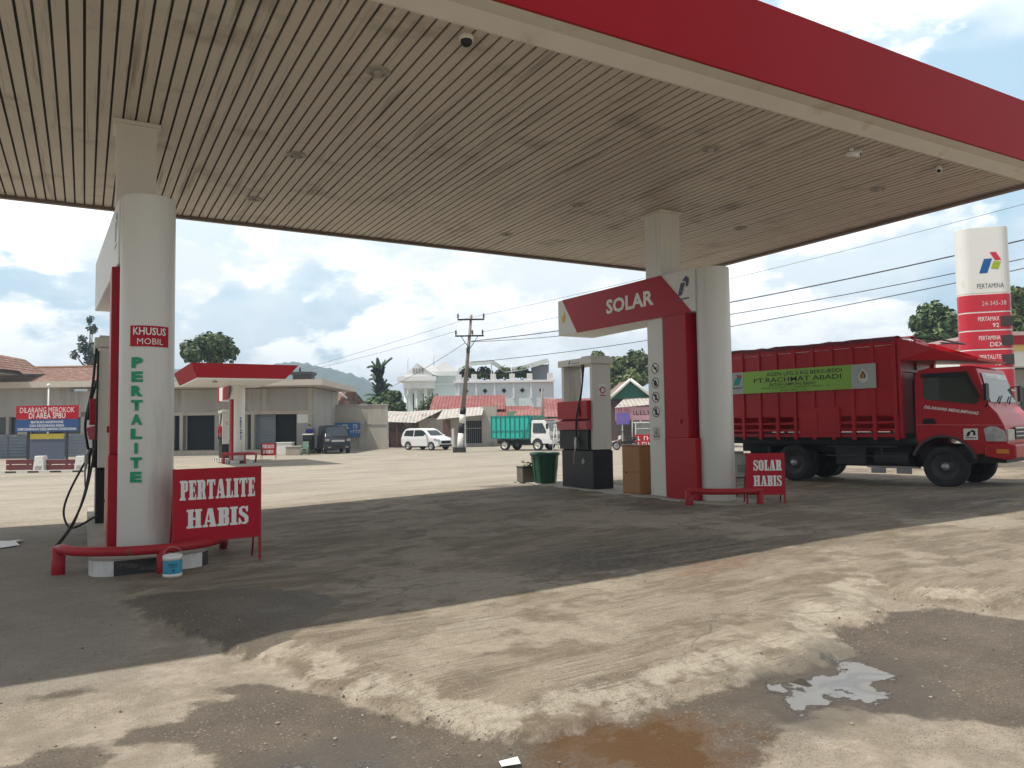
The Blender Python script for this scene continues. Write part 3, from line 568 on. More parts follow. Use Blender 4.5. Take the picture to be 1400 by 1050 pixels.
# ---- dispensers
def dispenser(xc, yc, zt, label, long_hoses=False):
    t = thing('fuel_dispenser', label, 'fuel dispenser', (xc, yc, zt), group='fuel dispensers')
    m_b = M('dispenser_cream', (.62, .61, .56), .5, var=.1, scale=3, dirt=((.36, .33, .27), .58, 3), streak=True)
    hx, hy = .23, .575
    MB().box(-hx - .02, hx + .02, -hy, hy, 0, .78).box(-hx, hx, -hy + .02, hy - .02, .78, .8).build('base_cabinet', M('dispenser_black', (.014, .014, .016), .45, var=.4, scale=4, dirt=((.05, .048, .045), .6, 4), spec=.3), t, bev=.015)
    MB().box(-hx, hx, -hy, -hy + .1, .8, 2.56).build('pillar', m_b, t, bev=.012); MB().box(-hx, hx, hy - .1, hy, .8, 2.56).build('pillar', m_b, t, bev=.012)
    MB().box(-hx + .02, hx - .02, -hy + .103, hy - .103, .8, 1.82).build('centre_cabinet', m_b, t)
    MB().hexa([(-hx - .06, -hy - .05, 2.56), (hx + .05, -hy - .05, 2.56), (hx + .05, hy + .05, 2.56), (-hx - .06, hy + .05, 2.56)], [(-hx - .06, -hy - .05, 2.7), (hx + .05, -hy - .05, 2.7), (hx + .05, hy + .05, 2.7), (-hx - .06, hy + .05, 2.7)]).box(-hx, hx, -hy, -hy + .4, 2.7, 2.735).build('cap', m_b, t, bev=.015)
    dz = .38; fx_ = -hx
    MB().box(fx_ - .11, fx_, -hy + .07, hy + .02, 1.05 + dz, 1.43 + dz).build('display_panel', m_red, t, bev=.01)
    MB().hexa([(fx_ - .11, -hy + .07, .83 + dz), (fx_, -hy + .07, .83 + dz), (fx_, hy + .02, .83 + dz), (fx_ - .11, hy + .02, .83 + dz)], [(fx_ - .15, -hy + .07, 1.0 + dz), (fx_, -hy + .07, 1.046 + dz), (fx_, hy + .02, 1.046 + dz), (fx_ - .15, hy + .02, 1.0 + dz)]).build('keypad', M('keypad_red', (.42, .06, .09), .4), t, bev=.006)
    MB().box(fx_ - .065, fx_ - .002, -hy + .1, hy + .01, .8, .83 + dz - .004).build('nozzle_panel', m_black, t, bev=.006)
    poly_plate('sticker', [[(-.1, -.13), (.1, -.13), (.1, .13), (-.1, .13)]], m_white, t, (.02, -hy, 2.02), '-y', .002)
    poly_plate('sticker_mark', ring_poly(.05, .075, 14) + [[(-.08, -.12), (.08, -.12), (.08, -.095), (-.08, -.095)], [(-.09, .0), (-.04, .0), (-.04, .03), (-.09, .03)]], m_redsign, t, (.02, -hy, 2.02), '-y', .004)
    poly_plate('cap_mark', [[(-.1, -.04), (-.06, -.04), (-.02, .045), (-.06, .045)], [(.02, -.03), (.3, -.03), (.3, -.015), (.02, -.015)]], M('logo_navy', (.03, .05, .09)), t, (-hx - .06, .1, 2.63), '-x', .003)
    nx = fx_ - .1
    MB().tube([(nx, -.10, 1.06), (nx - .03, -.12, .95), (nx - .04, -.14, .86)], .032, 10).tube([(nx - .04, -.14, .87), (nx - .055, -.11, .74), (nx - .05, -.06, .5)], [.02, .013, .011], 8).box(nx - .06, nx - .015, -.17, -.1, .84, 1.0).build('nozzle', m_grey, t, bev=.008)
    MB().tube([(fx_ - .03, -.32, 2.56), (fx_ - .05, -.31, 2.3), (fx_ - .08, -.27, 1.95), (fx_ - .16, -.2, 1.45), (fx_ - .13, -.14, 1.15), (nx - .01, -.1, 1.04)], .018, curve=5).build('hose', m_rubber, t)
    MB().tube([(fx_ + .03, -.16, 2.56), (fx_ + .01, -.2, 2.2), (fx_ - .1, -.26, 1.75), (fx_ - .13, -.26, 1.5)], .018, curve=4).build('hose', m_rubber, t)
    poly_plate('warning_sticker', [[(-.06, -.03), (.0, -.06), (.06, .02), (.02, .03), (.03, .07), (-.03, .06)]], M('worn_sticker', (.3, .3, .3)), t, (-hx - .02, -.22, .55), '-x', .003)
    if long_hoses:
        MB().box(fx_ - .13, fx_ - .066, -.1, .12, .98, 1.08).build('holster', M('olive_plastic', (.1, .09, .03), .5), t, bev=.01)
        for p_ in ([(-.31, .02, 1.0), (-.42, -.1, .8), (-.58, -.35, .45), (-.64, -.6, .2), (-.58, -.85, .02), (-.47, -1.0, .02), (-.27, -.9, .12), (-.2, -.65, .12)],
                   [(-.32, .0, 1.0), (-.34, -.2, .7), (-.40, -.5, .38), (-.52, -1.0, .05), (-.68, -1.6, -.145)], [(-.24, -.6, 2.5), (-.25, -.62, 1.5), (-.28, -.7, 1.0), (-.38, -.95, .45), (-.53, -1.25, .08), (-.70, -1.6, -.145)]):
            MB().tube(p_, .015, curve=6).build('hose', m_rubber, t)
    return t
dispenser(.40, 13.05, .17, 'cream fuel dispenser with red display behind the green-lettered post', True)
dispenser(9.24, 13.05, .17, 'cream and black fuel dispenser standing under the SOLAR arm')
def cabinet(x, y, label, mat):
    t = thing('storage_cabinet', label, 'cabinet', (x, y, .17), R(2), 'plywood cabinets beside the columns')
    MB().box(-.16, .16, -.26, .26, 0, .9).build('carcass', mat, t, bev=.01)
    MB().box(-.168, -.161, -.245, .245, .42, .885).build('door', mat, t, bev=.003); MB().box(-.168, -.161, -.245, .245, .02, .405).build('door', mat, t, bev=.003)
    MB().box(-.18, -.168, .12, .15, .38, .41).build('handle', m_steel, t)
    MB().box(-.175, .17, -.27, .27, .902, .92).build('top', mat, t, bev=.004)
cabinet(9.16, 11.28, 'orange plywood cabinet beside the pictogram column', m_wood)
cabinet(.42, 11.28, 'tan wooden cabinet in the shade behind the green-lettered post', M('tan_wood', (.42, .27, .15), .6, var=.2, scale=3, streak=True))
t = thing('trash_bin', 'green plastic bin with rim at the far end of the pump island', 'trash bin', (9.16, 14.6, .17)); t.scale = (.88, .88, .9)
m_bin = M('bin_green', (.018, .085, .05), .45, var=.25, scale=5, dirt=((.05, .06, .045), .6, 5))
MB().lathe([(0, .01), (.27, .01), (.275, .03), (.345, .72)], n=20).build('body', m_bin, t); MB().lathe([(.345, .70), (.39, .70), (.395, .76), (.37, .775), (.33, .77), (.32, .4), (.26, .06), (0, .05)], n=20).build('rim', m_bin, t)
mb = MB()
for k in range(10):
    a = 2 * math.pi * k / 10; mb.hexa([(math.cos(a + s_) * r_, math.sin(a + s_) * r_, z_) for s_, r_, z_ in ((-.05, .283, .05), (.05, .283, .05), (.05, .30, .05), (-.05, .30, .05))], [(math.cos(a + s_) * r_, math.sin(a + s_) * r_, z_) for s_, r_, z_ in ((-.04, .345, .69), (.04, .345, .69), (.04, .36, .69), (-.04, .36, .69))])
mb.build('ribs', m_bin, t)
t = thing('battery_crate', 'small dark box with loose cloth on top left of the green bin', 'box', (8.98, 15.1, .17))
MB().box(-.2, .2, -.14, .14, 0, .34).build('body', M('dirty_box', (.12, .11, .09), .8, dirt=((.3, .28, .22), .58, 5)), t, bev=.015); MB().box(-.21, .21, -.15, .15, .34, .37).build('lid', m_steel, t, bev=.006)
mb = MB()
for k in range(26):
    a = rng.random() * 6.28; p = Vector((rng.uniform(-.12, .15), rng.uniform(-.1, .1), .375 + rng.random() * .1)); d = Vector((math.cos(a), math.sin(a), rng.uniform(-.4, .5))) * .07; e = Vector((-d.y, d.x, rng.uniform(-.05, .05)))
    mb.add([p, p + d, p + d + e, p + e], [(0, 1, 2, 3)])
mb.build('cloth', M('olive_cloth', (.22, .21, .13), .9), t)
# ---- standing boards
def board(x0, y0, x1, y1, zb, zt, leg, label, lines_, grp='red painted HABIS boards'):
    A, B = Vector((x0, y0, 0)), Vector((x1, y1, 0)); w = (B - A).length; c = (A + B) / 2; zg = gz(c.x, c.y)
    t = thing('notice_board', label, 'sign board', (c.x, c.y, zg), math.atan2(y1 - y0, x1 - x0), grp)
    MB().box(-w / 2 + .012, w / 2 - .012, -.012, .012, zb, zt).build('panel', m_redsign, t, bev=.004)
    for s in (-1, 1):
        xx = s * (w / 2 - .012)
        MB().box(xx - .013, xx + .013, -.0135, .0135, leg, zt + .004).build('leg', m_redpipe, t)
        MB().tube([(xx * .98, .02, zt - .04), (xx * .98, .3, leg)], .011, 6).build('rear_strut', m_redpipe, t)
    MB().box(-w / 2 + .03, w / 2 - .03, -.016, .016, zb - .012, zb + .014).build('rail', m_redpipe, t)
    for s, tw, th, tx, tz in lines_: slab_text(s, tw * w, th, m_letter, t, (tx * w, -.012, tz), '-y', .0025)
    return t
board(.845, 8.99, 1.79, 9.06, .27, 1.07, -.02, 'large red board reading PERTALITE HABIS beside the blue paint tin', [('PERTALITE', .85, .215, .0, .835), ('HABIS', .70, .205, .0, .52)])
board(9.36, 8.78, 9.86, 8.42, .17, .83, -.02, 'smaller red board reading SOLAR HABIS next to the truck', [('SOLAR', .72, .17, .06, .635), ('HABIS', .72, .17, .05, .385)])
# ---- paint tin
t = thing('paint_tin', 'blue and white paint tin hanging by its wire at the rail', 'paint tin', (.80, 8.44, ground_z(.80, 8.44)))
MB().lathe([(0, 0), (.088, 0), (.09, .008), (.092, .2)], n=24).build('body', M('tin_blue', (.05, .33, .46), .35, var=.15, scale=9, dirt=((.3, .5, .55), .6, 9)), t)
MB().lathe([(.0925, .165), (.0945, .165), (.0945, .21), (.088, .214), (.084, .2), (.08, .03), (0, .03)], n=24).build('rim', m_white, t)
MB().lathe([(.0912, .0), (.0925, .0), (.093, .03), (.0917, .03)], n=24).build('bottom_band', m_white, t)
poly_plate('label_mark', [[(-.05, .1), (.04, .1), (.04, .115), (-.05, .115)], [(-.04, .08), (.03, .08), (.03, .088), (-.04, .088)], [(-.012, .03), (.012, .03), (.012, .065), (-.012, .065)]], M('tin_print', (.02, .12, .25)), t, (0, -.094, .02), '-y', .002)
MB().tube([(-.093, 0, .19), (-.08, -.03, .26), (-.03, -.03, .3), (.03, -.02, .29), (.08, -.01, .25), (.093, 0, .19)], .003, 6).build('wire_handle', m_grey, t)
# ---- loose stones and litter on the forecourt
def pebble(x, y, r, label, mat, grp):
    mb = MB(); vs = []; n = 7
    bm = bmesh.new(); bmesh.ops.create_icosphere(bm, subdivisions=2, radius=r)
    q = Vector((x * 9, y * 7, 3))
    for v in bm.verts: v.co *= 1 + .35 * mnoise.noise(v.co / r * .8 + q); v.co.z *= .6
    me = bpy.data.meshes.new('pebble'); bm.to_mesh(me); bm.free(); me.materials.append(mat)
    o = bpy.data.objects.new('pebble', me); COL.objects.link(o); o.location = (x, y, ground_z(x, y) + r * .25); o.rotation_euler.z = x * 5
    return tag(o, label, 'stone', grp)
m_stone = M('pebble_grey', (.24, .21, .17), .85, var=.3, scale=30)
for x, y in ((1.0, 4.58), (1.5, 3.3), (1.62, 3.2), (1.35, 3.6), (1.1, 3.75), (2.3, 2.4), (2.62, 2.36), (2.95, 2.55), (4.1, 2.6), (3.35, 2.5), (4.4, 2.95), (3.7, 3.3), (.6, 5.0), (1.9, 2.95), (2.2, 2.62), (5.0, 3.0), (.9, 4.1), (1.05, 6.1), (3.0, 7.4)):
    pebble(x, y, rng.uniform(.006, .014), 'small grey stone lying on the forecourt in the foreground', m_stone, 'loose stones on the ground')
def gravel():
    r_ = np.random.RandomState(12); n = 60000; x = r_.uniform(-1, 7.2, n); y = r_.uniform(1.6, 8.2, n)
    e = sdist(x, y, SLAB); dm = np.max([sdist(x, y, p) for p in DAMP], axis=0)
    w = .05 + .75 * np.exp(-((e + .05) / .11) ** 2) * (y < 6.5) + .22 * (dm > 0) * (y < 5) ; cl = fbm(x, y, 2.5, 9)
    w *= np.max([sdist(x, y, p) for p in PUD + BROWN], axis=0) < -.12
    k = r_.rand(n) < .7 * w * np.clip(.35 + cl * 1.6, 0, 1.3); x, y, e = x[k][:9000], y[k][:9000], e[k][:9000]
    o6 = np.array([(1, 0, 0), (0, 1, 0), (-1, 0, 0), (0, -1, 0), (0, 0, 1), (0, 0, -1)], float); f8 = [(0, 1, 4), (1, 2, 4), (2, 3, 4), (3, 0, 4), (1, 0, 5), (2, 1, 5), (3, 2, 5), (0, 3, 5)]
    z = relief(x, y, e)
    m_ = len(x); s = .0028 + .0075 * r_.rand(m_) ** 2.6; V_ = o6[None] * (s[:, None, None] * r_.uniform(.6, 1.4, (m_, 6, 3))); V_[:, :, 2] *= .7
    V_ += np.stack([x, y, z + s * .3], -1)[:, None]
    mb = MB(); mb.v = [tuple(q) for q in V_.reshape(-1, 3)]
    for i in range(m_):
        c = int(r_.rand() * 3)
        for a in f8: mb.f.append([6 * i + j for j in a]); mb.m.append(c); mb.s.append(False)
    o = mb.build('gravel', [M('gravel_light', (.29, .255, .205), .9, var=.3, scale=40), M('gravel_mid', (.22, .19, .15), .9, var=.3, scale=40), M('gravel_dark', (.10, .085, .07), .9, var=.3, scale=40)], None, fix=False)
    tag(o, 'fine loose gravel scattered over the broken slab edge', 'gravel', kind='stuff')
gravel()
mb = MB(); mb.add([(-.05, -.02, .006), (.04, -.035, .004), (.055, .02, .012), (-.035, .035, .006), (.0, .0, .016)], [(0, 1, 4), (1, 2, 4), (2, 3, 4), (3, 0, 4)])
o = mb.build('paper_scrap', m_white); o.location = (1.69, 3.04, ground_z(1.69, 3.04) + .012); tag(o, 'torn scrap of white paper lying in the foreground at the bottom edge', 'litter')
mb = MB()
mb.add([(-.3, -.1, .01), (.1, -.2, .015), (.28, -.1, .02), (.22, .1, .05), (.3, .4, .03), (-.1, .38, .02), (-.05, .2, .07), (-.35, .1, .03)], [(0, 1, 6, 7), (1, 2, 3, 6), (3, 4, 5, 6)], 0)
o = mb.build('crumpled_sheet', m_white); o.location = (-1.0, 12.0, 0.0); tag(o, 'crumpled white plastic sheet on the asphalt left of the pump', 'litter')
# ================================================================== vehicles
def wheel(parent, x, y, r, w, side, tmat=m_tyre, rim=m_steel, hub=m_grey):
    """tyre lathe about the axle (y); side = +1 outer face towards +y, -1 towards -y"""
    f = lambda a, b, h: (x + a, y + h * side, r + b)
    tk = r * .62
    ty = MB().lathe([(tk, -w / 2), (r * .93, -w / 2), (r, -w * .36), (r, w * .36), (r * .93, w / 2), (tk, w / 2 - .004), (tk, w * .2)], n=32, fn=f).build('tyre', tmat, parent)
    rm = MB().lathe([(tk + .002, w / 2 - .012), (tk * .9, w / 2 - .01), (tk * .8, w * .22), (tk * .5, w * .16), (tk * .38, w * .3), (0, w * .32)], n=32, fn=f)
    rm.build('rim', rim, ty)
    MB().lathe([(tk * .3, w * .31), (tk * .26, w * .5), (0, w * .52)], n=14, fn=f).build('hub', hub, ty)
    return ty
def red_truck():
    t = thing('cargo_truck', 'red high-sided cargo truck with green gas agency banner on its side', 'truck', (13.78, 11.55, .16), math.atan2(-.977, .213))
    # x forward along the truck, near (camera) side at y = 0, body reaches y = 1.95 away from the camera
    W = 1.95
    MB().box(-1.55, 4.1, .55, .75, .62, .82).box(-1.55, 4.1, 1.2, 1.4, .62, .82).box(-.2, .2, .2, 1.75, .42, .56).box(2.95, 3.25, .2, 1.75, .42, .56).box(.5, 2.4, .35, 1.6, .66, .80).build('chassis', m_black, t)
    for x in (0, 3.1):
        wheel(t, x, .16, .40, .23, -1); wheel(t, x, W - .16, .40, .23, 1)
    wheel(t, 0, .42, .40, .22, -1); wheel(t, 0, W - .42, .40, .22, 1)
    MB().tube([(.75, .12, .78), (2.2, .12, .78)], .018, 8).tube([(.75, .12, .58), (2.2, .12, .58)], .018, 8).cyl((1.0, .12, .86), (1.0, .12, .55), .016, n=8).cyl((1.9, .12, .86), (1.9, .12, .55), .016, n=8).build('side_guard', m_steel, t)
    MB().box(.85, 1.5, .3, .7, .38, .78).cyl((1.65, .5, .52), (2.35, .5, .52), .2, n=18).build('fuel_tank', m_steel, t, bev=.02)
    MB().box(1.62, 2.62, .06, .2, .35, .385).box(1.7, 1.98, .05, .1, .24, .345).box(2.2, 2.48, .05, .1, .24, .345).build('side_step', m_grey, t, bev=.004)
    MB().box(-.62, -.55, .05, .6, .2, .75).box(-.62, -.55, 1.35, 1.9, .2, .75).build('mudflap', m_rubber, t)
    # ---- cargo body
    x0, x1, z0, z1 = -1.62, 2.33, .95, 2.98
    body = MB().box(x0, x1, .0, W, z0, z0 + .1).box(x0 + .05, x1 - .05, .1, W - .1, .822, z0).build('bed_floor', m_black, t)
    MB().box(.4, 2.62, .95, 1.15, .34, .8).box(-1.5, -.45, .8, 1.15, .36, .8).box(.46, 1.55, 1.3, 1.6, .3, .8).build('underbody_filler', m_black, t)  # black boxes added to close off the bright gap under the bed
    def side(y, s):
        mb = MB(); o = y - s * .0
        a, b_ = sorted((y, y + s * .05))
        mb.box(x0, x1, a, b_, 1.42 if s > 0 else 1.06, z1 - .125)
        mb.box(x0, x1, min(y - s * .03, y + s * .05), max(y - s * .03, y + s * .05), z1 - .12, z1)               # top rail
        mb.box(x0, x1, min(y - s * .02, y + s * .05), max(y - s * .02, y + s * .05), 2.02, 2.07)
        for x in np.linspace(x0 + .03, x1 - .06, 10): mb.box(x - .035, x + .035, min(y - s * .045, y + s * .03), max(y - s * .045, y + s * .03), z0 - .03, z1 - .002)
        return mb
    near = side(0, 1)
    for za, zb in ((1.25, 1.30), (1.10, 1.15), (.98, 1.04)): near.box(x0, x1, -.005, .045, za, zb)
    near.box(.22, 1.12, -.052, .04, .97, 1.62)
    near.build('side_wall', m_redtruck, t, bev=.006)
    sd_ = MB().box(.27, .64, -.062, -.05, 1.05, 1.56).box(.68, 1.07, -.062, -.05, 1.05, 1.56); sd_.build('side_hatch', m_redtruck, t, bev=.006)
    fr = side(W, -1)
    for za, zb in ((1.25, 1.30), (1.10, 1.15), (.98, 1.04)): fr.box(x0, x1, W - .045, W + .005, za, zb)
    fr.build('side_wall', m_redtruck, t, bev=.006)
    MB().box(x1 - .05, x1, .0, W, z0, z1).box(x1, x1 + .05, -.02, .1, z0, z1).box(x1, x1 + .05, W - .1, W + .02, z0, z1).box(x1, x1 + .04, .9, 1.05, z0, z1).box(x1, x1 + .045, .0, W, 2.3, 2.36).build('headboard', m_redtruck, t, bev=.006)
    MB().box(x0, x0 + .05, .0, W, z0, z1 - .1).build('tailgate', m_redtruck, t, bev=.006)
    # roof bows under a folded tarpaulin, and the sloping visor over the cab
    mb = MB()
    for x in np.linspace(x0 + .1, x1 - .1, 6): mb.tube([(x, .03, z1), (x, .4, z1 + .05), (x, W / 2, z1 + .08), (x, W - .4, z1 + .05), (x, W - .03, z1)], .022, 8)
    mb.tube([(x0, W / 2, z1 + .1), (x1, W / 2, z1 + .1)], .02, 8)
    mb.build('roof_bows', m_redtruck, t)
    mb = MB(); rr = random.Random(5); n = 22
    P = [[(x0 + (x1 - x0) * i / n, yy, z1 + zz + rr.uniform(-.018, .018)) for yy, zz in ((-.05, -.05), (-.03, .03), (.12, .055), (.3, .02))] for i in range(n + 1)]
    for i in range(n):
        for k in range(3): mb.add([P[i][k], P[i + 1][k], P[i + 1][k + 1], P[i][k + 1]], [(0, 1, 2, 3)], 0, True)
    mb.build('tarpaulin', M('tarpaulin_maroon', (.14, .02, .03), .7, var=.4, scale=5), t)
    mb = MB(); z = 2.95
    mb.hexa([(x1 + .045, .0, 2.52), (x1 + .045, W, 2.52), (3.72, W - .1, 2.43), (3.72, .1, 2.43)], [(x1 + .045, .0, 2.56), (x1 + .045, W, 2.56), (3.74, W - .1, 2.47), (3.74, .1, 2.47)])
    mb.hexa([(x1 + .05, -.01, 2.54), (3.72, .08, 2.44), (3.72, .11, 2.44), (x1 + .05, .02, 2.54)], [(x1 + .05, -.01, 2.98), (3.0, .08, 2.72), (3.0, .11, 2.72), (x1 + .05, .02, 2.98)])
    mb.hexa([(x1 + .05, W - .02, 2.54), (3.72, W - .11, 2.44), (3.72, W - .08, 2.44), (x1 + .05, W + .01, 2.54)], [(x1 + .05, W - .02, 2.98), (3.0, W - .11, 2.72), (3.0, W - .08, 2.72), (x1 + .05, W + .01, 2.98)])
    mb.build('cab_visor', m_redtruck, t, bev=.005)
    MB().tube([(2.55, .15, 2.98), (3.05, .2, 2.9)], .018, 8).tube([(2.55, 1.8, 2.98), (3.05, 1.75, 2.9)], .018, 8).tube([(3.05, .2, 2.9), (3.05, 1.75, 2.9)], .018, 8).build('ladder_rack', m_steel, t)
    # ---- cab: outline of the side, pulled in towards the roof
    def cy(z): return .03 + max(0, z - 1.5) * .10
    side_p = [(2.66, .80), (2.60, 1.0), (2.60, 2.2), (2.66, 2.30), (2.85, 2.34), (3.58, 2.34), (3.70, 2.28), (3.90, 1.58), (4.03, 1.42), (4.13, 1.2), (4.17, .95), (4.17, .68), (3.72, .66)] + \
             [(3.1 + .56 * math.cos(a), .42 + .56 * math.sin(a)) for a in np.linspace(R(24), R(140), 10)]
    MB().prism(side_p, lambda u, v, w: (u, cy(v) if w == 0 else W - cy(v), v)).build('cab', m_redtruck, t, bev=.03, seg=3)
    def on_side(poly, out, th=.006):   # plate lying on the leaning near side of the cab
        return MB().prism(poly, lambda u, v, w: (u, cy(v) - out - (th if w else 0), v))
    dr = on_side([(2.70, .93), (2.70, 2.24), (3.54, 2.26), (3.80, 1.66), (3.84, 1.0), (3.62, .98), (3.5, 1.03), (3.1, 1.08)], .001, .010).build('door', m_redtruck, t, bev=.005)
    on_side([(2.76, 1.82), (2.80, 1.72), (3.25, 1.66), (3.68, 1.60), (3.74, 1.66), (3.54, 2.16), (2.78, 2.16)], .013, .004).build('window', m_glass, dr)
    on_side([(2.74, 2.15), (3.50, 2.15), (3.72, 1.72), (3.77, 1.72), (3.55, 2.23), (2.72, 2.23)], .012, .035).build('rain_visor', m_black, dr, bev=.004)
    on_side([(2.74, 1.24), (2.98, 1.24), (2.96, 1.34), (2.76, 1.34)], .012, .006).build('handle', m_black, dr, bev=.003)
    on_side([(2.63, 1.215), (4.12, 1.19), (4.12, 1.21), (2.63, 1.235)], .014, .008).build('crease', M('crease_pink', (.55, .08, .09), .3), t)
    # windscreen and front
    def on_front(poly, off=.004, th=.006):  # poly (y, z) on the sloping windscreen plane
        sx = lambda z: 3.70 + (2.28 - z) * (.20 / .70)
        return MB().prism(poly, lambda u, v, w: (sx(v) + off + (th if w else 0), u, v + (off + (th if w else 0)) * .27))
    on_front([(.16, 1.63), (W - .16, 1.63), (W - .22, 2.20), (.22, 2.20)], .012).build('windscreen', M('windscreen_glass', (.05, .07, .07), .08, var=.3, spec=.4), t)
    wf = Matrix(((0, -.275, .961), (1, 0, 0), (0, .961, .275)))
    on_front([(.22, 2.08), (W - .22, 2.08), (W - .235, 2.19), (.235, 2.19)], .020, .002).build('sun_strip', M('sun_strip', (.45, .5, .5), .4), t)
    text('XPERTEX', .075, m_white, t, (3.70 + .06, .75, 2.145), wf, w=.9, bold=.02, ext=.03)
    MB().tube([(3.94, .5, 1.6), (3.89, .9, 1.76)], .012, 6).tube([(3.94, 1.15, 1.6), (3.89, 1.5, 1.76)], .012, 6).build('wiper', m_black, t)
    MB().box(4.155, 4.19, .5, W - .5, .93, 1.16).build('grille', m_black, t, bev=.01)
    for z in (.97, 1.04, 1.11): pass
    MB().box(4.188, 4.198, .52, W - .52, .985, 1.0).box(4.188, 4.198, .52, W - .52, 1.06, 1.075).box(4.18, 4.202, .5, W - .5, 1.13, 1.155).build('grille_bars', m_chrome, t)
    hl = [(3.83, .90), (3.80, 1.14), (3.9, 1.185), (4.02, 1.17), (4.13, 1.1), (4.168, .95), (4.168, .90)]
    for s in (0, 1):
        h = MB().prism(hl, lambda u, v, w: (u, (.03 if s == 0 else W - .03) + (-.012 if s == 0 else .012) * w, v)).box(4.10, 4.185, .05 if not s else W - .45, .45 if not s else W - .05, .91, 1.12).build('headlight', m_lamp, t, bev=.01)
        MB().prism([(3.83, .93), (3.83, 1.03), (3.98, 1.03), (3.98, .93)], lambda u, v, w: (u, (.017 if s == 0 else W - .017) + (-.004 if s == 0 else .004) * w, v)).build('indicator', m_grey, h)
    MB().prism([(3.80, .62), (3.80, .87), (4.15, .87), (4.31, .84), (4.31, .60), (4.15, .56)], lambda u, v, w: (u, -.01 + (W + .02) * w, v)).build('bumper', m_redtruck, t, bev=.025)
    MB().box(4.0, 4.2, -.018, -.008, .68, .76).build('indicator', m_amber, t)
    MB().box(4.31, 4.32, .75, 1.2, .66, .8).build('number_plate', m_white, t)
    MB().box(2.62, 4.12, .12, W - .12, .5, .78).build('cab_underside', m_black, t)
    arch = [(3.1 + r_ * math.cos(a), .42 + r_ * math.sin(a)) for r_, rg in ((.60, np.linspace(R(15), R(160), 14)), (.555, np.linspace(R(160), R(15), 14))) for a in rg]
    MB().prism(arch, lambda u, v, w: (u, -.012 + .3 * w, v)).build('wheel_arch', M('arch_plastic', (.06, .045, .045), .6), t)
    for s in (0, 1):
        yy = -.10 if s == 0 else W + .10
        mb = MB().tube([(3.80, .1 if s == 0 else W - .1, 1.95), (3.92, yy, 1.98), (3.92, yy, 1.60), (3.84, .05 if s == 0 else W - .05, 1.55)], .014, 8).box(3.88, 3.93, yy - .09, yy + .09, 1.66, 1.97)
        mb.build('mirror', m_black, t, bev=.012)
    # ---- writing
    logo_p = on_side([(3.46, .93), (3.70, .93), (3.70, 1.14), (3.46, 1.14)], .013, .003).build('door_badge', m_white, t)
    poly_plate('badge_mark', [[(-.08, -.05), (-.03, -.05), (.01, .04), (-.04, .04)], [(-.02, .03), (.03, .075), (.08, .05), (.085, -.03), (.04, -.03), (.045, .03)], [(-.09, -.085), (.09, -.085), (.09, -.07), (-.09, -.07)]], m_black, logo_p, (3.58, .0135, 1.045), '-y', .003)
    text('DILARANG MENUMPANG', .062, m_letter, t, (3.26, .012, 1.50), w=.96, bold=.03, rot=R(-9), shear=.25)
    # banner
    bp = MB().box(-1.45, 1.92, -.062, -.056, 1.99, 2.50).build('banner', M('banner_green', (.24, .46, .07), .5, var=.3, scale=.8), t)
    MB().box(-1.45, -1.12, -.0655, -.0622, 1.99, 2.50).build('banner_panel', M('banner_grey', (.38, .42, .40), .5), bp); MB().box(1.42, 1.92, -.0655, -.0622, 1.99, 2.50).build('banner_panel', M('banner_grey', (.38, .42, .40), .5), bp)
    for s, sz, w, x, z in (('AGEN LPG 3 KG BERSUBSIDI', .085, 1.75, .35, 2.405), ('PT.RACHMAT ABADI', .105, 2.05, .18, 2.275), ('BATUN LAMPUNG BARAT', .07, 1.1, .1, 2.165), ):
        text(s, sz, m_black, bp, (x, -.062, z), w=w, bold=.006)
    scribble(1.6, 1, .034, m_black, bp, (.15, -.062, 2.09), seed=3); scribble(.6, 1, .03, m_black, bp, (.1, -.062, 2.03), seed=4)
    poly_plate('emblem', [[(-.1, -.08), (.05, -.08), (.12, .1), (-.03, .1)]], M('logo_teal', (.0, .25, .28), .4), bp, (-1.28, -.066, 2.28)); poly_plate('emblem', [[(-.02, .0), (.03, .0), (.09, -.08), (.04, -.08)], [(.05, .0), (.09, .0), (.14, -.07), (.1, -.07)]], m_redsign, bp, (-1.28, -.066, 2.44))
    poly_plate('emblem', [[(-.13, -.14), (.13, -.14), (.13, -.115), (-.13, -.115)]], M('logo_navy', (.03, .05, .09)), bp, (-1.28, -.066, 2.26))
    poly_plate('flame_emblem', [[(-.09, -.1), (.0, -.16), (.09, -.1), (.1, .0), (.0, .16), (-.1, .0)]], M('emblem_white', (.6, .6, .56)), bp, (1.66, -.066, 2.26)); poly_plate('flame_emblem', [[(-.05, -.06), (.05, -.06), (.06, .0), (.0, .11), (-.06, .0)]], M('emblem_dark', (.05, .09, .05)), bp, (1.66, -.066, 2.26), ext=.004)
    poly_plate('flame_emblem', [[(-.02, -.05), (.02, -.05), (.025, -.01), (.0, .05), (-.025, -.01)]], m_amber, bp, (1.66, -.066, 2.26), ext=.006)
    return t
red_truck()
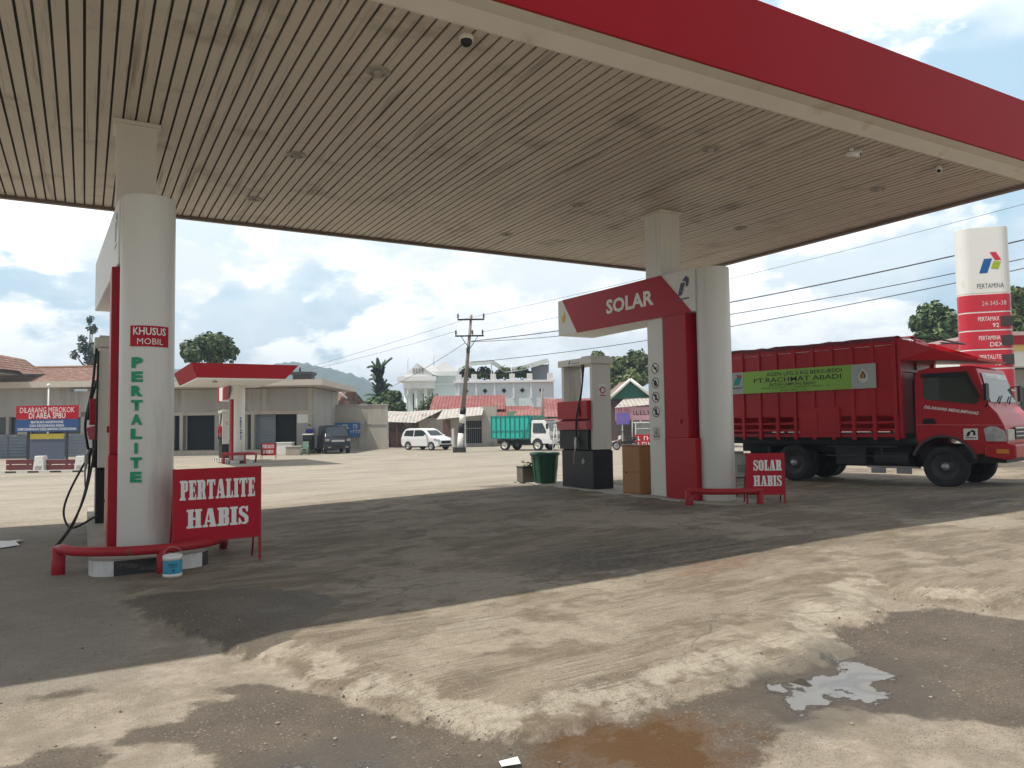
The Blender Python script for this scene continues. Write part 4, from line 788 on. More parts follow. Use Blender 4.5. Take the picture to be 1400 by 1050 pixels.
# ================================================================== price sign
def totem():
    px, d = 1351, 25; X, Y = street(px, d); zb = .12
    t = thing('price_sign', 'tall white and red fuel price sign rising behind the red truck', 'price sign', (X, Y, zb), -YAW - R(17))
    w, dp = .78, .36
    def rr(n=7, r=.34):
        p = []
        for cx, cy, a0 in ((w - r, -dp + r, -90), (w - r, dp - r, 0), (-w + r, dp - r, 90), (-w + r, -dp + r, 180)):
            for k in range(n): a = R(a0 + 90 * k / (n - 1)); p.append((cx + r * math.cos(a), cy + r * math.sin(a)))
        return p
    Z = lambda py: hgt(px, py, d) - zb
    P = rr()
    pr = lambda za, zb_, g=0: MB().prism([(a * (1 + g), b_ * (1 + g)) for a, b_ in P], lambda u, v, q: (u, v, za + (zb_ - za) * q))
    zr = Z(403)
    pr(zr + .03, Z(311)).build('white_head', m_white, t, bev=.02)
    rows = [403, 428, 453, 479, 505, 535, 575]
    m_tr = M('totem_red', (.50, .016, .035), .35, var=.06)
    for a, b_ in zip(rows[:-1], rows[1:]): pr(Z(b_) + .03, Z(a) - .015, .004).build('red_panel', m_tr, t, bev=.008)
    for a in rows: MB().prism([(p * .99, q * .98) for p, q in P], lambda u, v, k, z=Z(a): (u, v, z - .02 + .055 * k)).build('white_seam', m_white, t)
    MB().box(-w * .8, w * .8, -dp * .7, dp * .7, -.2, Z(575) + .05).build('plinth', m_conc, t)
    logo(t, (.14, -dp - .004, Z(363)), .66)
    text('PERTAMINA', .16, M('logo_navy', (.03, .05, .09)), t, (.12, -dp - .002, Z(392)), w=.78)
    text('24-345-38', .15, M('faded_lettering', (.62, .45, .45)), t, (.2, -dp - .005, Z(416)), w=.7)
    for r_, (a, b_) in zip((440, 466, 492), (('PERTAMAX', '92'), ('PERTAMINA', 'DEX'), ('PERTALITE', '90'))):
        text(a, .14, m_letter, t, (.02, -dp - .005, Z(r_ - 3)), w=.62); text(b_, .14, m_letter, t, (.22, -dp - .005, Z(r_ + 6)))
        MB().box(.36, .70, -dp - .016, -dp + .05, Z(r_ + 8), Z(r_ - 6)).build('price_display', M('display_dark', (.045, .03, .03), .3), t, bev=.012)
totem()
# ================================================================== second, smaller station behind
P3 = (7.17, 41.96)
portal(P3[0], P3[1], -.13, 'distant pump portal with blue-lettered white post under the small red canopy', None, 'PERTAMAX', m_blue, False)
t = thing('support_column', 'cream column behind the distant blue-lettered post under the small canopy', 'column', (7.09, 43.13, -.13)); t['kind'] = 'thing'
MB().box(-.22, .22, -.22, .22, 0, 4.05).build('shaft', m_post, t, bev=.012); MB().box(-.26, .26, -.26, .26, 3.98, 4.045).build('collar', m_cream, t)
t = [o for o in bpy.data.objects if o.name.startswith('pump_portal')][-1]
poly_plate('red_band', [[(-1.7, .36), (1.7, .36), (1.2, -.36), (-1.7, -.36)]], m_red, t, (-.41, 2.1, 3.62), '-x', .02)
MB().box(-.33, .25, -.0, .14, 3.26, 3.98)
MB().box(-.50, -.36, 3.75, 4.15, 3.2, 4.0).build('arm_end', m_red, t)
d3 = dispenser(7.0, 45.55, -.13, 'distant cream fuel dispenser with red display under the small red canopy')
island(7.17, 41.25, 47.5, -.13, 'distant pump island with worn kerb under the small red canopy', -.3)
r3 = rail(7.17, 0, -.3, 'distant bent red guard pipe in front of the small canopy post'); r3.location = (7.17, 32.51, -.2); r3.scale = (1, 1, 1.6)
board(9.0, 45.6, 9.75, 45.15, .25, .95, 0, 'distant small red board reading PERTALITE HABIS near the shop row', [('PERTALITE', .8, .2, 0, .76), ('HABIS', .72, .2, 0, .46)])
c3 = thing('station_canopy', 'small red-edged canopy of the far pumps before the grey shop row', 'canopy', (6.6, 37, 0))
cb = [(-2.15, 0), (1.85, 0), (1.85, 7.2), (-2.15, 7.2)]; ct = [(-2.42, -.25), (2.42, -.25), (2.42, 7.5), (-2.42, 7.5)]
mb = MB(); mb.add([(x, y, 3.9) for x, y in cb] + [(x, y, 4.56) for x, y in ct], [(i, (i + 1) % 4, 4 + (i + 1) % 4, 4 + i) for i in range(4)] + [(4, 5, 6, 7)]); mb.build('fascia', m_redfascia, c3)
MB().box(-2.13, 1.83, .02, 7.18, 3.84, 3.90).build('ceiling', m_white, c3)
MB().cyl((-1.2, 1.2, 3.84), (-1.2, 1.2, 3.74), .09, .13, n=14).build('lamp', m_grey, c3)
# ================================================================== town behind (street frame: x across, y away)
def far(name, label, cat, px, d, z=None, rot=0, group=None):
    X, Y = street(px, d); zz = gz(X, Y) if z is None else z
    t = thing(name, label, cat, (X, Y, zz), -YAW + rot, group)
    return t, (lambda q: (q - px) / 1025 * d), (lambda py, q=px: hgt(q, py, d) - zz)
def wbox(mb, U, V, x0, x1, y0, y1, ya, yb, m=0): return mb.box(U(x0), U(x1), ya, yb, V(y1), V(y0), m)
m_tile = rib_mat('clay_roof_tile', (.20, .095, .065), 1.1, 'X', .06, .8, var=.45, dirt=((.30, .24, .20), .5, 3), cross=('Y', 1.6))
m_redroof = rib_mat('red_sheet_roof', (.25, .075, .065), 1.0, 'X', .06, .7, var=.35, dirt=((.36, .2, .17), .54, 1.3))
m_rust = rib_mat('rusty_sheet_roof', (.25, .17, .13), 1.6, 'X', .03, .7, var=.3, dirt=((.14, .07, .045), .5, 1.5))
m_zinc = rib_mat('pale_zinc_roof', (.46, .43, .39), 1.0, 'X', .06, .6, var=.25, dirt=((.24, .18, .14), .52, 1.2))
m_shut = rib_mat('grey_roller_shutter', (.17, .2, .23), 1.5, 'Z', .02, .5)
# ---- grey shop row
t, U, V = far('shop_row', 'long grey concrete shop row with dark open fronts and flat roof slab', 'building', 300, 54)
mb = MB()
for a, b_ in ((228, 234), (245, 250), (293, 299), (311, 317), (334, 338), (343, 348), (405, 427)): wbox(mb, U, V, a, b_, 567, 615, 0, .5)
wbox(mb, U, V, 95, 427, 532, 567, 0, .5); wbox(mb, U, V, -130, 95, 527, 566, .0, .5); wbox(mb, U, V, -130, -60, 560, 640, 0, .5); wbox(mb, U, V, 8, 12, 566, 592, 0, .5); wbox(mb, U, V, 24, 40, 566, 592, 0, .5); wbox(mb, U, V, -130, 228, 590, 625, 0, .5); wbox(mb, U, V, 110, 228, 560, 592, .0, .5)
wbox(mb, U, V, -130, 427, 528, 625, 7.5, 8); wbox(mb, U, V, -130, -128, 528, 625, .5, 7.5); mb.box(U(425), U(427), .5, 7.5, V(615), V(532))
mb.build('wall', m_wall, t)
mb = MB(); wbox(mb, U, V, 228, 427, 615, 628, -1.6, .6); mb.build('step', m_conc, t)
mb = MB(); wbox(mb, U, V, 228, 427, 563, 567.5, -.06, 0); wbox(mb, U, V, 246, 250, 567.5, 615, -.05, -.003); wbox(mb, U, V, 343, 347, 567.5, 615, -.05, -.003); wbox(mb, U, V, 421, 426, 532, 615, -.07, -.003); wbox(mb, U, V, 355, 357, 533, 563, -.05, -.003); mb.build('concrete_frame', m_wall2, t)
mb = MB(); wbox(mb, U, V, 200, 452, 523.5, 531, -2.6, 8.2); mb.build('roof_slab', M('slab_edge', (.52, .47, .40), .8, var=.15, dirt=((.3, .26, .22), .58, 1)), t)
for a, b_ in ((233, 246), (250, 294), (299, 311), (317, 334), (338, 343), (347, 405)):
    mb = MB(); wbox(mb, U, V, a, b_, 567, 615, .7, .75); mb.build('opening_shade_sheet', m_dark, t)  # near-black sheet just inside each opening stands in for the shade indoors
mb = MB(); wbox(mb, U, V, 347, 374, 568, 614, .4, .45); mb.build('roller_shutter', m_shut, t)
mb = MB(); wbox(mb, U, V, 317, 334, 568, 614, .4, .45); mb.build('roller_shutter', m_shut, t)
mb = MB(); wbox(mb, U, V, 12, 24, 566, 590, .3, .33); wbox(mb, U, V, -4, 8, 566, 590, .3, .33); wbox(mb, U, V, 82, 110, 566, 590, .3, .33); wbox(mb, U, V, 40, 60, 566, 590, .3, .33); mb.build('window', m_glass, t)
for i, (a, b_) in enumerate(((-20, 12), (13, 37), (40, 62), (64, 90), (92, 118))):
    mb = MB(); wbox(mb, U, V, a, b_, 592, 622, -.06, -.02); mb.build('roller_shutter', rib_mat('blue_grey_shutter', (.17, .20, .24), 1.4, 'Z', .02, .5), t)
mb = MB(); wbox(mb, U, V, -140, 135, 519, 527, -.9, -.7); wbox(mb, U, V, -140, 135, 525, 527, -.7, 0); mb.build('gutter', M('gutter_beige', (.55, .5, .42), .6), t)
mb = MB(); y0, y1, za, zb_ = -.9, 3.6, V(520), V(493); mb.add([(U(-140), y0, za), (U(135), y0, za), (U(140), y1, zb_), (U(-140), y1, zb_)], [(0, 1, 2, 3)]); mb.add([(U(-140), y1 * 2 + .9, za), (U(135), y1 * 2 + .9, za), (U(140), y1, zb_), (U(-140), y1, zb_)], [(0, 1, 2, 3)]); mb.build('tiled_roof', m_tile, t)
mb = MB(); mb.tube([(U(-140), 3.6, V(493)), (U(138), 3.6, V(493.5))], .14, 8); mb.build('ridge', M('ridge_brown', (.25, .13, .08), .8), t)
mb = MB(); wbox(mb, U, V, 388, 420, 508, 512, 1.2, 2.6); wbox(mb, U, V, 392, 418, 512, 523, 1.4, 2.4); mb.cyl((U(400), 1.8, V(508)), (U(400), 1.8, V(501)), .07, n=8); mb.build('roof_tank_hut', m_steel, t)
mb = MB(); wbox(mb, U, V, 406, 421, 568, 580, -.02, -.004); mb.build('shop_board', m_white, t)
# hip roof gable at far left
t, U, V = far('tiled_house', 'dark gabled roof corner cutting in at the far left edge', 'house', -20, 51.5)
mb = MB(); mb.add([(U(-90), -1, V(470)), (U(-20), -1, V(484)), (U(12), -1, V(506)), (U(12), 4, V(506)), (U(-20), 4, V(484)), (U(-90), 4, V(470))], [(0, 1, 4, 5), (1, 2, 3, 4)]); mb.build('roof', m_tile, t)
mb = MB(); mb.prism([(U(-90), V(474)), (U(-22), V(487)), (U(9), V(508)), (U(13), V(506)), (U(-20), V(482)), (U(-90), V(468))], lambda u, v, w: (u, -1.1 + .08 * w, v)); mb.build('barge_board', M('barge_grey', (.42, .38, .36), .7), t)
mb = MB(); mb.prism([(U(-90), V(530)), (U(-50), V(530)), (U(-36), V(512)), (U(0), V(510)), (U(-25), V(490)), (U(-90), V(476))], lambda u, v, w: (u, -.5 + 3 * w, v)); mb.build('wall', m_wall, t)
# ---- kerb island with red benches
t, U, V = far('kerb_island', 'low black and white kerb strip with red barriers at far left', 'kerb', 60, 33.5)
mb = MB(); mb.box(U(-160), U(128), 0, 1.1, -.1, V(643)); mb.build('base', m_conc, t, bev=.01)
mb = MB()
for i in range(19): mb.box(U(-160) + i * .5, U(-160) + i * .5 + .5, -.012, .0 - .003, -.05, V(643) - .012, i % 2)
mb.build('painted_kerb', [m_kerbw, m_kerbb], t)
for i, (a, b_) in enumerate(((10, 50), (64, 104), (-44, -4))):
    t, U, V = far('barrier', ['maroon twin-plank barrier under the no-smoking sign, left of the white block', 'maroon twin-plank barrier just left of the pump hoses', 'maroon twin-plank barrier at the very left edge'][i], 'barrier', (a + b_) / 2, 34.1, group='low maroon barriers on the kerb')
    m_mar = M('maroon_plank', (.13, .025, .03), .6, var=.25)
    MB().box(U(a), U(b_), -.05, .02, V(634), V(628)).build('plank', m_mar, t, bev=.01); MB().box(U(a + 1), U(b_ - 1), -.09, -.02, V(642), V(635)).build('plank', m_mar, t, bev=.01)
    MB().box(U(a + 4), U(a + 6), -.01, .05, 0, V(629)).box(U(b_ - 6), U(b_ - 4), -.01, .05, 0, V(629)).build('leg', m_steel, t)
for i, (a, b_) in enumerate(((50, 63), (106, 118))):
    t, U, V = far('concrete_block', ['white tapered concrete block between two maroon barriers', 'white tapered concrete block half hidden by the pump hoses'][i], 'block', (a + b_) / 2, 34.0, group='white kerb blocks')
    MB().hexa([(U(a - 1), -.2, 0), (U(b_ + 2), -.2, 0), (U(b_ + 2), .25, 0), (U(a - 1), .25, 0)], [(U(a), -.12, V(623)), (U(b_ - 1), -.12, V(623)), (U(b_ - 1), .18, V(623)), (U(a), .18, V(623))]).build('body', m_kerbw, t, bev=.03)
    MB().box(U(a + 2), U(b_ - 2), -.19, -.16, .1, .28).build('recess', m_wall, t)
# ---- no smoking sign
t, U, V = far('no_smoking_sign', 'red and blue sign reading DILARANG MEROKOK DI AREA SPBU on two posts', 'sign', 65, 36)
mb = MB(); wbox(mb, U, V, 37, 39.5, 556, 640, 0, .08); wbox(mb, U, V, 90, 92.5, 556, 640, 0, .08); mb.build('post', m_steel, t)
mb = MB(); wbox(mb, U, V, 22.5, 107.5, 554.5, 573, -.05, -.01); p_ = mb.build('red_panel', m_redsign, t)
text('DILARANG MEROKOK', .26, m_white, p_, (0, -.05, V(560.5)), w=2.62); text('DI AREA SPBU', .26, m_white, p_, (0, -.05, V(568.3)), w=1.75, bold=.01)
mb = MB(); wbox(mb, U, V, 22.5, 107.5, 573.3, 590, -.05, -.01); p_ = mb.build('blue_panel', M('sign_blue', (.02, .07, .22), .5), t)
for s, w, y in (('MATIKAN HANDPHONE', 1.55, 577), ('DAN KENDARAAN ANDA', 1.65, 581.8), ('DEMI KEAMANAN KESELAMATAN LINGKUNGAN', 2.8, 586.5)): text(s, .12, m_white, p_, (0, -.05, V(y)), w=w, bold=.015)
mb = MB(); wbox(mb, U, V, 42, 88, 593, 600, -.03, .0); mb.build('yellow_strip', M('sign_yellow', (.42, .34, .04), .5), t)
mb = MB(); wbox(mb, U, V, 41, 89, 600.5, 628, .0, .03); mb.build('lower_board', M('board_blue_grey', (.09, .12, .17), .5), t)
t, U, V = far('flag_pole', 'white pole with ball top behind the no-smoking sign', 'pole', 65.5, 38)
MB().cyl((0, 0, 0), (0, 0, V(528)), .045, .035, n=10).build('pole', m_white, t); MB().lathe([(0, -.1), (.09, -.05), (.1, 0), (.07, .08), (0, .1)], (0, 0, V(527)), n=12).build('ball', m_white, t)
# ---- block wall and blue banner right of the shops
t, U, V = far('block_wall', 'pale rendered block wall behind the dark van', 'wall', 475, 61)
mb = MB(); wbox(mb, U, V, 426, 529, 555, 614, 0, .3); mb.build('wall', m_wall2, t)
mb = MB(); wbox(mb, U, V, 426, 529, 580, 581.5, -.04, -.002); mb.box(U(488), U(491), -.06, -.002, V(614), V(581.6)); wbox(mb, U, V, 426, 530, 553, 555, -.05, .35); mb.build('coping', m_wall, t)
t, U, V = far('banner', 'bright blue printed banner on the wall beside the dark van', 'banner', 475, 60.6)
mb = MB(); n = 8
for i in range(n):
    a, b_ = 440 + 52 * i / n, 440 + 52 * (i + 1) / n; s = lambda q: .05 * math.sin(q * .35); mb.add([(U(a), s(a), V(597)), (U(b_), s(b_), V(597)), (U(b_), s(b_), V(578)), (U(a), s(a), V(578))], [(0, 1, 2, 3)], 0, True)
b_ = mb.build('sheet', M('banner_blue', (.03, .17, .42), .5), t)
scribble(1.1, 1, .34, m_white, t, (U(478), -.07, V(583)), seed=5); scribble(1.4, 1, .26, m_white, t, (U(480), -.07, V(590)), seed=6)
t, U, V = far('tiled_house', 'small house with clay tiled gable roof behind the block wall', 'house', 450, 74)
mb = MB(); mb.add([(U(430), -1, V(553)), (U(462), -1, V(553)), (U(474), 2, V(528)), (U(430), 2, V(528))], [(0, 1, 2, 3)]); mb.add([(U(462), -1, V(553)), (U(474), 2, V(528)), (U(484), 6, V(550))], [(0, 1, 2)]); mb.add([(U(430), 5, V(553)), (U(480), 5, V(553)), (U(474), 2, V(528)), (U(430), 2, V(528))], [(0, 1, 2, 3)]); mb.build('roof', m_tile, t)
mb = MB(); wbox(mb, U, V, 430, 476, 548, 620, .2, 4.5); mb.build('wall', M('brick_brown', (.2, .11, .08), .9, var=.3, scale=3), t)
mb = MB(); mb.tube([(U(459), -1.1, V(532)), (U(476), -.6, V(545))], .12, 6); mb.build('barge_board', m_white, t)
# ---- van, box pick-up front
def car_body(t, prof, W, mat, tuck=.14, z_tuck=.9, bev=.04):
    cy = lambda z: max(0, z - z_tuck) * tuck
    return cy, MB().prism(prof, lambda u, v, w: (u, -W / 2 + cy(v) if w == 0 else W / 2 - cy(v), v)).build('body', mat, t, bev=bev, seg=2)
def side_plates(cy, W, poly, name, mat, parent, out=.006):
    for s in (-1, 1):
        MB().prism(poly, lambda u, v, w: (u, s * (W / 2 - cy(v) + .002 + out * w), v)).build(name, mat, parent)
def face_plate(prof_fn, poly, name, mat, parent, th=.01, bev=0):  # poly (y, z), x from prof_fn(z)
    return MB().prism(poly, lambda u, v, w: (prof_fn(v) + .003 + th * w, u, v)).build(name, mat, parent, bev=bev)
X, Y = street(455, 53.5)
t = thing('van', 'black minivan parked nose out at the end of the shop row', 'van', (X, Y, gz(X, Y)), -YAW - R(66))
m_vb = M('van_black', (.018, .02, .024), .25, var=.3)
prof = [(-1.7, .35), (-1.75, 1.0), (-1.7, 1.88), (-1.5, 1.97), (.75, 1.97), (.95, 1.9), (1.5, 1.18), (1.72, 1.0), (1.78, .6), (1.75, .32)]
cy, bd = car_body(t, prof, 1.75, m_vb)
ws = lambda z: .95 + (1.9 - z) * (.55 / .72)
face_plate(ws, [(-.74, 1.22), (.74, 1.22), (.66, 1.84), (-.66, 1.84)], 'windscreen', M('van_glass', (.05, .07, .08), .05, spec=.9), t)
fr = lambda z: 1.72 + .0 * z
for s in (-1, 1): MB().box(1.66, 1.79, s * .72 - .14, s * .72 + .14, .86, 1.02).build('headlight', m_lamp, t, bev=.02)
MB().box(1.74, 1.80, -.45, .45, .82, .96).build('grille', m_chrome, t, bev=.01); MB().box(1.7, 1.86, -.86, .86, .36, .62).build('bumper', m_vb, t, bev=.03); MB().box(1.86, 1.87, -.24, .24, .46, .58).build('number_plate', m_black, t)
for s in (-1, 1): MB().box(1.855, 1.87, s * .6 - .1, s * .6 + .1, .42, .5).build('fog_lamp', m_lamp, t)
side_plates(cy, 1.75, [(-1.5, 1.2), (.6, 1.2), (1.2, 1.2), (.8, 1.78), (-1.5, 1.78)], 'side_window', m_glass, t)
for x in (-1.15, 1.1):
    for s in (-1, 1): wheel(t, x, s * .8, .31, .2, s)
# ---- person, black drinks fridge, green chair and stacked boxes by the shop
def skin_body(name, verts, edges, radii, mat, parent, sub=2, root=0):
    me = bpy.data.meshes.new(name); me.from_pydata(verts, edges, []); me.materials.append(mat)
    o = bpy.data.objects.new(name, me); COL.objects.link(o); o.parent = parent
    sk = o.modifiers.new('skin', 'SKIN'); sk.use_smooth_shade = True
    lay = me.skin_vertices[0] if me.skin_vertices else None
    for i, r_ in enumerate(radii): me.skin_vertices[0].data[i].radius = r_ if isinstance(r_, tuple) else (r_, r_)
    me.skin_vertices[0].data[root].use_root = True
    s = o.modifiers.new('sub', 'SUBSURF'); s.levels = sub; s.render_levels = sub
    return o
def ensure_skin(me):
    bm = bmesh.new(); bm.from_mesh(me); bm.verts.layers.skin.verify(); bm.to_mesh(me); bm.free()
def skin(name, verts, edges, radii, mat, parent, root=0, sub=2):
    me = bpy.data.meshes.new(name); me.from_pydata(verts, edges, [])
    bm = bmesh.new(); bm.from_mesh(me); ly_ = bm.verts.layers.skin.verify(); bm.verts.ensure_lookup_table()
    for v, r_ in zip(bm.verts, radii):
        v[ly_].radius = r_ if isinstance(r_, tuple) else (r_, r_); v[ly_].use_root = v.index == root
    bm.to_mesh(me); bm.free(); me.materials.append(mat)
    o = bpy.data.objects.new(name, me); COL.objects.link(o); o.parent = parent
    a = o.modifiers.new('skin', 'SKIN'); a.use_smooth_shade = True; b_ = o.modifiers.new('sub', 'SUBSURF'); b_.levels = sub; b_.render_levels = sub
    return o
def person(px, d):
    X, Y = street(px, d); m_skin = M('skin_brown', (.24, .13, .085), .55, var=.08); m_shirt = M('shirt_blue', (.03, .025, .2), .8); m_tr = M('trousers_dark', (.03, .03, .035), .8)
    t = thing('person', 'person in a dark blue shirt standing behind the black fridge by the shop', 'person', (X, Y, gz(X, Y) + .28), -YAW)
    vs = [(0, 0, .92), (0, 0, 1.12), (0, -.01, 1.33), (0, 0, 1.45), (0, -.02, 1.53), (0, -.02, 1.62), (0, -.01, 1.70),
          (.17, 0, 1.40), (.24, -.03, 1.13), (.22, -.16, .92), (.21, -.20, .85), (-.17, 0, 1.40), (-.24, -.03, 1.13), (-.22, -.16, .92), (-.21, -.2, .85),
          (.09, 0, .88), (.10, -.01, .48), (.10, .01, .08), (.11, -.13, .04), (-.09, 0, .88), (-.10, -.01, .48), (-.10, .01, .08), (-.11, -.13, .04)]
    es = [(0, 1), (1, 2), (2, 3), (3, 4), (4, 5), (5, 6), (2, 7), (7, 8), (8, 9), (9, 10), (2, 11), (11, 12), (12, 13), (13, 14), (0, 15), (15, 16), (16, 17), (17, 18), (0, 19), (19, 20), (20, 21), (21, 22)]
    rd = [(.15, .11), (.14, .1), (.16, .11), .06, .07, (.078, .095), (.07, .08), .06, .045, .036, .03, .06, .045, .036, .03, .09, .06, .045, .035, .09, .06, .045, .035]
    b_ = skin('body', vs, es, rd, m_skin, t)
    sh = [(0, 0, .90), (0, 0, 1.12), (0, -.01, 1.33), (0, 0, 1.43), (.17, 0, 1.40), (.235, -.025, 1.18), (-.17, 0, 1.40), (-.235, -.025, 1.18)]
    skin('shirt', sh, [(0, 1), (1, 2), (2, 3), (2, 4), (4, 5), (2, 6), (6, 7)], [(.17, .125), (.16, .115), (.18, .125), .075, .075, .068, .075, .068], m_shirt, t)
    skin('trousers', [(0, 0, .93), (.09, 0, .86), (.10, -.01, .48), (.10, .01, .11), (-.09, 0, .86), (-.10, -.01, .48), (-.10, .01, .11)], [(0, 1), (1, 2), (2, 3), (0, 4), (4, 5), (5, 6)], [(.16, .12), .105, .075, .065, .105, .075, .065], m_tr, t)
    MB().lathe([(.098, 1.60), (.102, 1.68), (.085, 1.76), (.04, 1.795), (0, 1.80)], (0, .0, 0), n=16).build('hair', M('hair_grey', (.12, .11, .1), .8), t)
    MB().lathe([(.02, -.03), (.05, -.015), (.055, .01), (.03, .04)], (0, -.10, 1.585), n=12).build('mask', m_white, t)
    for s in (-1, 1):
        MB().lathe([(0, -.012), (.012, 0), (0, .012)], (s * .035, -.112, 1.655), n=8).build('eye', m_black, t)
        for k in range(4): MB().tube([(s * (.19 + .014 * k), -.215, .85), (s * (.19 + .014 * k), -.25, .79 + .004 * abs(k - 1)), (s * (.19 + .014 * k), -.235, .755)], [.009, .008, .006], 6).build('finger', m_skin, t)
        MB().tube([(s * .185, -.2, .86), (s * .165, -.23, .82), (s * .168, -.245, .79)], [.01, .009, .007], 6).build('thumb', m_skin, t)
    return t
person(422.5, 52.2)
t, U, V = far('drinks_fridge', 'black display fridge with pale edge in front of the shop wall', 'fridge', 421, 51.2)
mb = MB(); wbox(mb, U, V, 414.5, 427, 594, 614, -.2, .35); mb.build('cabinet', m_black, t, bev=.02); mb = MB(); wbox(mb, U, V, 414.2, 427.3, 593, 594.6, -.25, .38); mb.build('top', m_white, t, bev=.01)
mb = MB(); wbox(mb, U, V, 415.5, 426, 596, 600, -.22, -.203); mb.build('door_glass', m_glass, t)
t, U, V = far('plastic_chair', 'pale green plastic chair beside the black fridge', 'chair', 416.5, 50.2)
m_ch = M('chair_green', (.2, .32, .25), .4)
MB().box(-.22, .22, -.22, .22, .42, .46).build('seat', m_ch, t, bev=.015); MB().box(-.2, .2, .18, .22, .46, .9).build('backrest', m_ch, t, bev=.02)
for sx in (-1, 1):
    for sy in (-1, 1): MB().cyl((sx * .22, sy * .22, 0), (sx * .19, sy * .19, .42), .025, n=8).build('leg', m_ch, t)
    MB().tube([(sx * .22, .2, .66), (sx * .24, -.18, .66), (sx * .22, -.2, .45)], .022, 6).build('armrest', m_ch, t)
for i, (px, d, w, h, l) in enumerate(((390, 51.5, 1.05, .42, 'white plastic crate with a dark spot by the shop front'), (402, 50.6, 1.0, .55, 'low pale concrete trough left of the green chair'))):
    t, U, V = far('storage_box', l, 'box', px, d)
    MB().box(-w / 2, w / 2, -.3, .3, 0, h + .38 * (1 - i)).build('body', m_conc if i else m_white, t, bev=.03); MB().box(-w / 2 - .03, w / 2 + .03, -.33, .33, h + .38 * (1 - i) + .002, h + .38 * (1 - i) + .06).build('lid', m_wall2 if i else m_white, t, bev=.015)
# ---- white hatchback
def hatchback():
    X, Y = street(583, 57.5); t = thing('parked_car', 'silver white hatchback parked in front of the shacks beside the utility pole', 'car', (X, Y, gz(X, Y)), -YAW - R(38))
    m_w = M('car_white', (.72, .73, .74), .25, var=.04)
    prof = [(-1.95, .45), (-1.98, .85), (-1.85, 1.3), (-1.62, 1.58), (-1.2, 1.66), (.1, 1.64), (.45, 1.52), (1.12, 1.05), (1.75, .88), (1.98, .68), (2.0, .35), (1.7, .25)] + [(1.22 + .36 * math.cos(a), .3 + .36 * math.sin(a)) for a in np.linspace(R(0), R(180), 9)] + [(-1.22 + .36 * math.cos(a), .3 + .36 * math.sin(a)) for a in np.linspace(R(0), R(180), 9)] + [(-1.8, .28)]
    cy, b_ = car_body(t, prof, 1.7, m_w, .2, .95)
    ws = lambda z: .45 + (1.52 - z) * (.67 / .47)
    face_plate(ws, [(-.66, 1.10), (.66, 1.10), (.56, 1.49), (-.56, 1.49)], 'windscreen', m_glass, t)
    side_plates(cy, 1.7, [(-.58, 1.05), (-.55, 1.52), (.15, 1.52), (.4, 1.44), (.92, 1.08)], 'side_window', m_glass, t); side_plates(cy, 1.7, [(-1.7, 1.1), (-1.5, 1.5), (-.64, 1.52), (-.66, 1.05)], 'side_window', m_glass, t)
    MB().box(1.9, 2.02, -.5, .5, .5, .72).build('grille', m_black, t, bev=.02); MB().box(1.94, 2.03, -.7, .7, .28, .42).build('lower_grille', m_black, t, bev=.02)
    for s in (-1, 1):
        MB().prism([(1.5, .75), (1.62, .92), (1.95, .8), (1.99, .66)], lambda u, v, w: (u, s * (.60 + .265 * w), v)).build('headlight', m_lamp, t, bev=.02)
        MB().box(.72, .9, s * .98 - .1, s * .98 + .1, 1.02, 1.16).build('mirror', m_w, t, bev=.03)
        for x in (-1.22, 1.22): wheel(t, x, s * .76, .31, .19, s, rim=m_chrome)
    MB().box(2.01, 2.03, -.22, .22, .52, .63).build('number_plate', m_black, t)
hatchback()
# ---- utility pole
def pole(px, d, top, lean, label, arms=True, base=True):
    t, U, V = far('utility_pole', label, 'utility pole', px, d)
    H = V(top); mw = M('pole_steel', (.22, .19, .165), .6, .2, dirt=((.12, .08, .06), .55, 3))
    P = lambda f: Vector((lean * f, 0, H * f))
    if base:
        MB().box(-.42, .42, -.42, .42, -.1, .36).build('footing', m_kerbb, t, bev=.03)
        for a, b_, mt in ((.0, .14, m_white), (.14, .21, m_black), (.21, .275, m_white), (.275, .32, m_black)):
            MB().cyl(P(a), P(b_), .215, .205, n=14).build('painted_band', mt, t)
        MB().box(-.5, -.35, -.1, .1, .36, 1.6).build('guard_stub', m_kerbw, t, bev=.02); MB().box(.36, .46, -.1, .1, .36, 2.9).build('guard_stub', m_kerbw, t, bev=.02)
    MB().cyl(P(.0 if not base else .32), P(1), .16, .085, n=14).build('shaft', mw, t)
    if arms:
        for f, w, ins in ((.965, .92, (-.88, .88)), (.845, .98, (-.92, .2, .9))):
            c = P(f); s = 1
            cr = MB().box(c.x - w, c.x + w, c.y - .14, c.y - .05, c.z - .05, c.z + .05); a_ = cr.build('crossarm', m_black, t); a_.rotation_euler = (0, 0, 0)
            for x in ins: MB().cyl((c.x + x, -.1, c.z + .05), (c.x + x, -.1, c.z + .18), .03, n=8).lathe([(.06, .12), (.075, .2), (.05, .24), (.07, .3), (.04, .4), (0, .42)], (c.x + x, -.1, c.z), n=10).build('insulator', M('insulator_brown', (.06, .035, .03), .25), a_)
        c = P(.845); MB().tube([(c.x - .6, -.1, c.z), (c.x, -.1, c.z - .9)], .025, 6).tube([(c.x + .6, -.1, c.z), (c.x, -.1, c.z - .9)], .025, 6).build('brace', m_black, t)
        c = P(.74); MB().box(c.x - .12, c.x + .12, -.28, -.08, c.z - .2, c.z + .15).build('junction_box', m_steel, t)
    return t, P
tp, PP = pole(627, 51, 430, .92, 'leaning steel utility pole with two crossarms and painted foot')
pole(741, 66, 530, 0, 'thin dark pole with a small lamp above the green truck', arms=False, base=False)
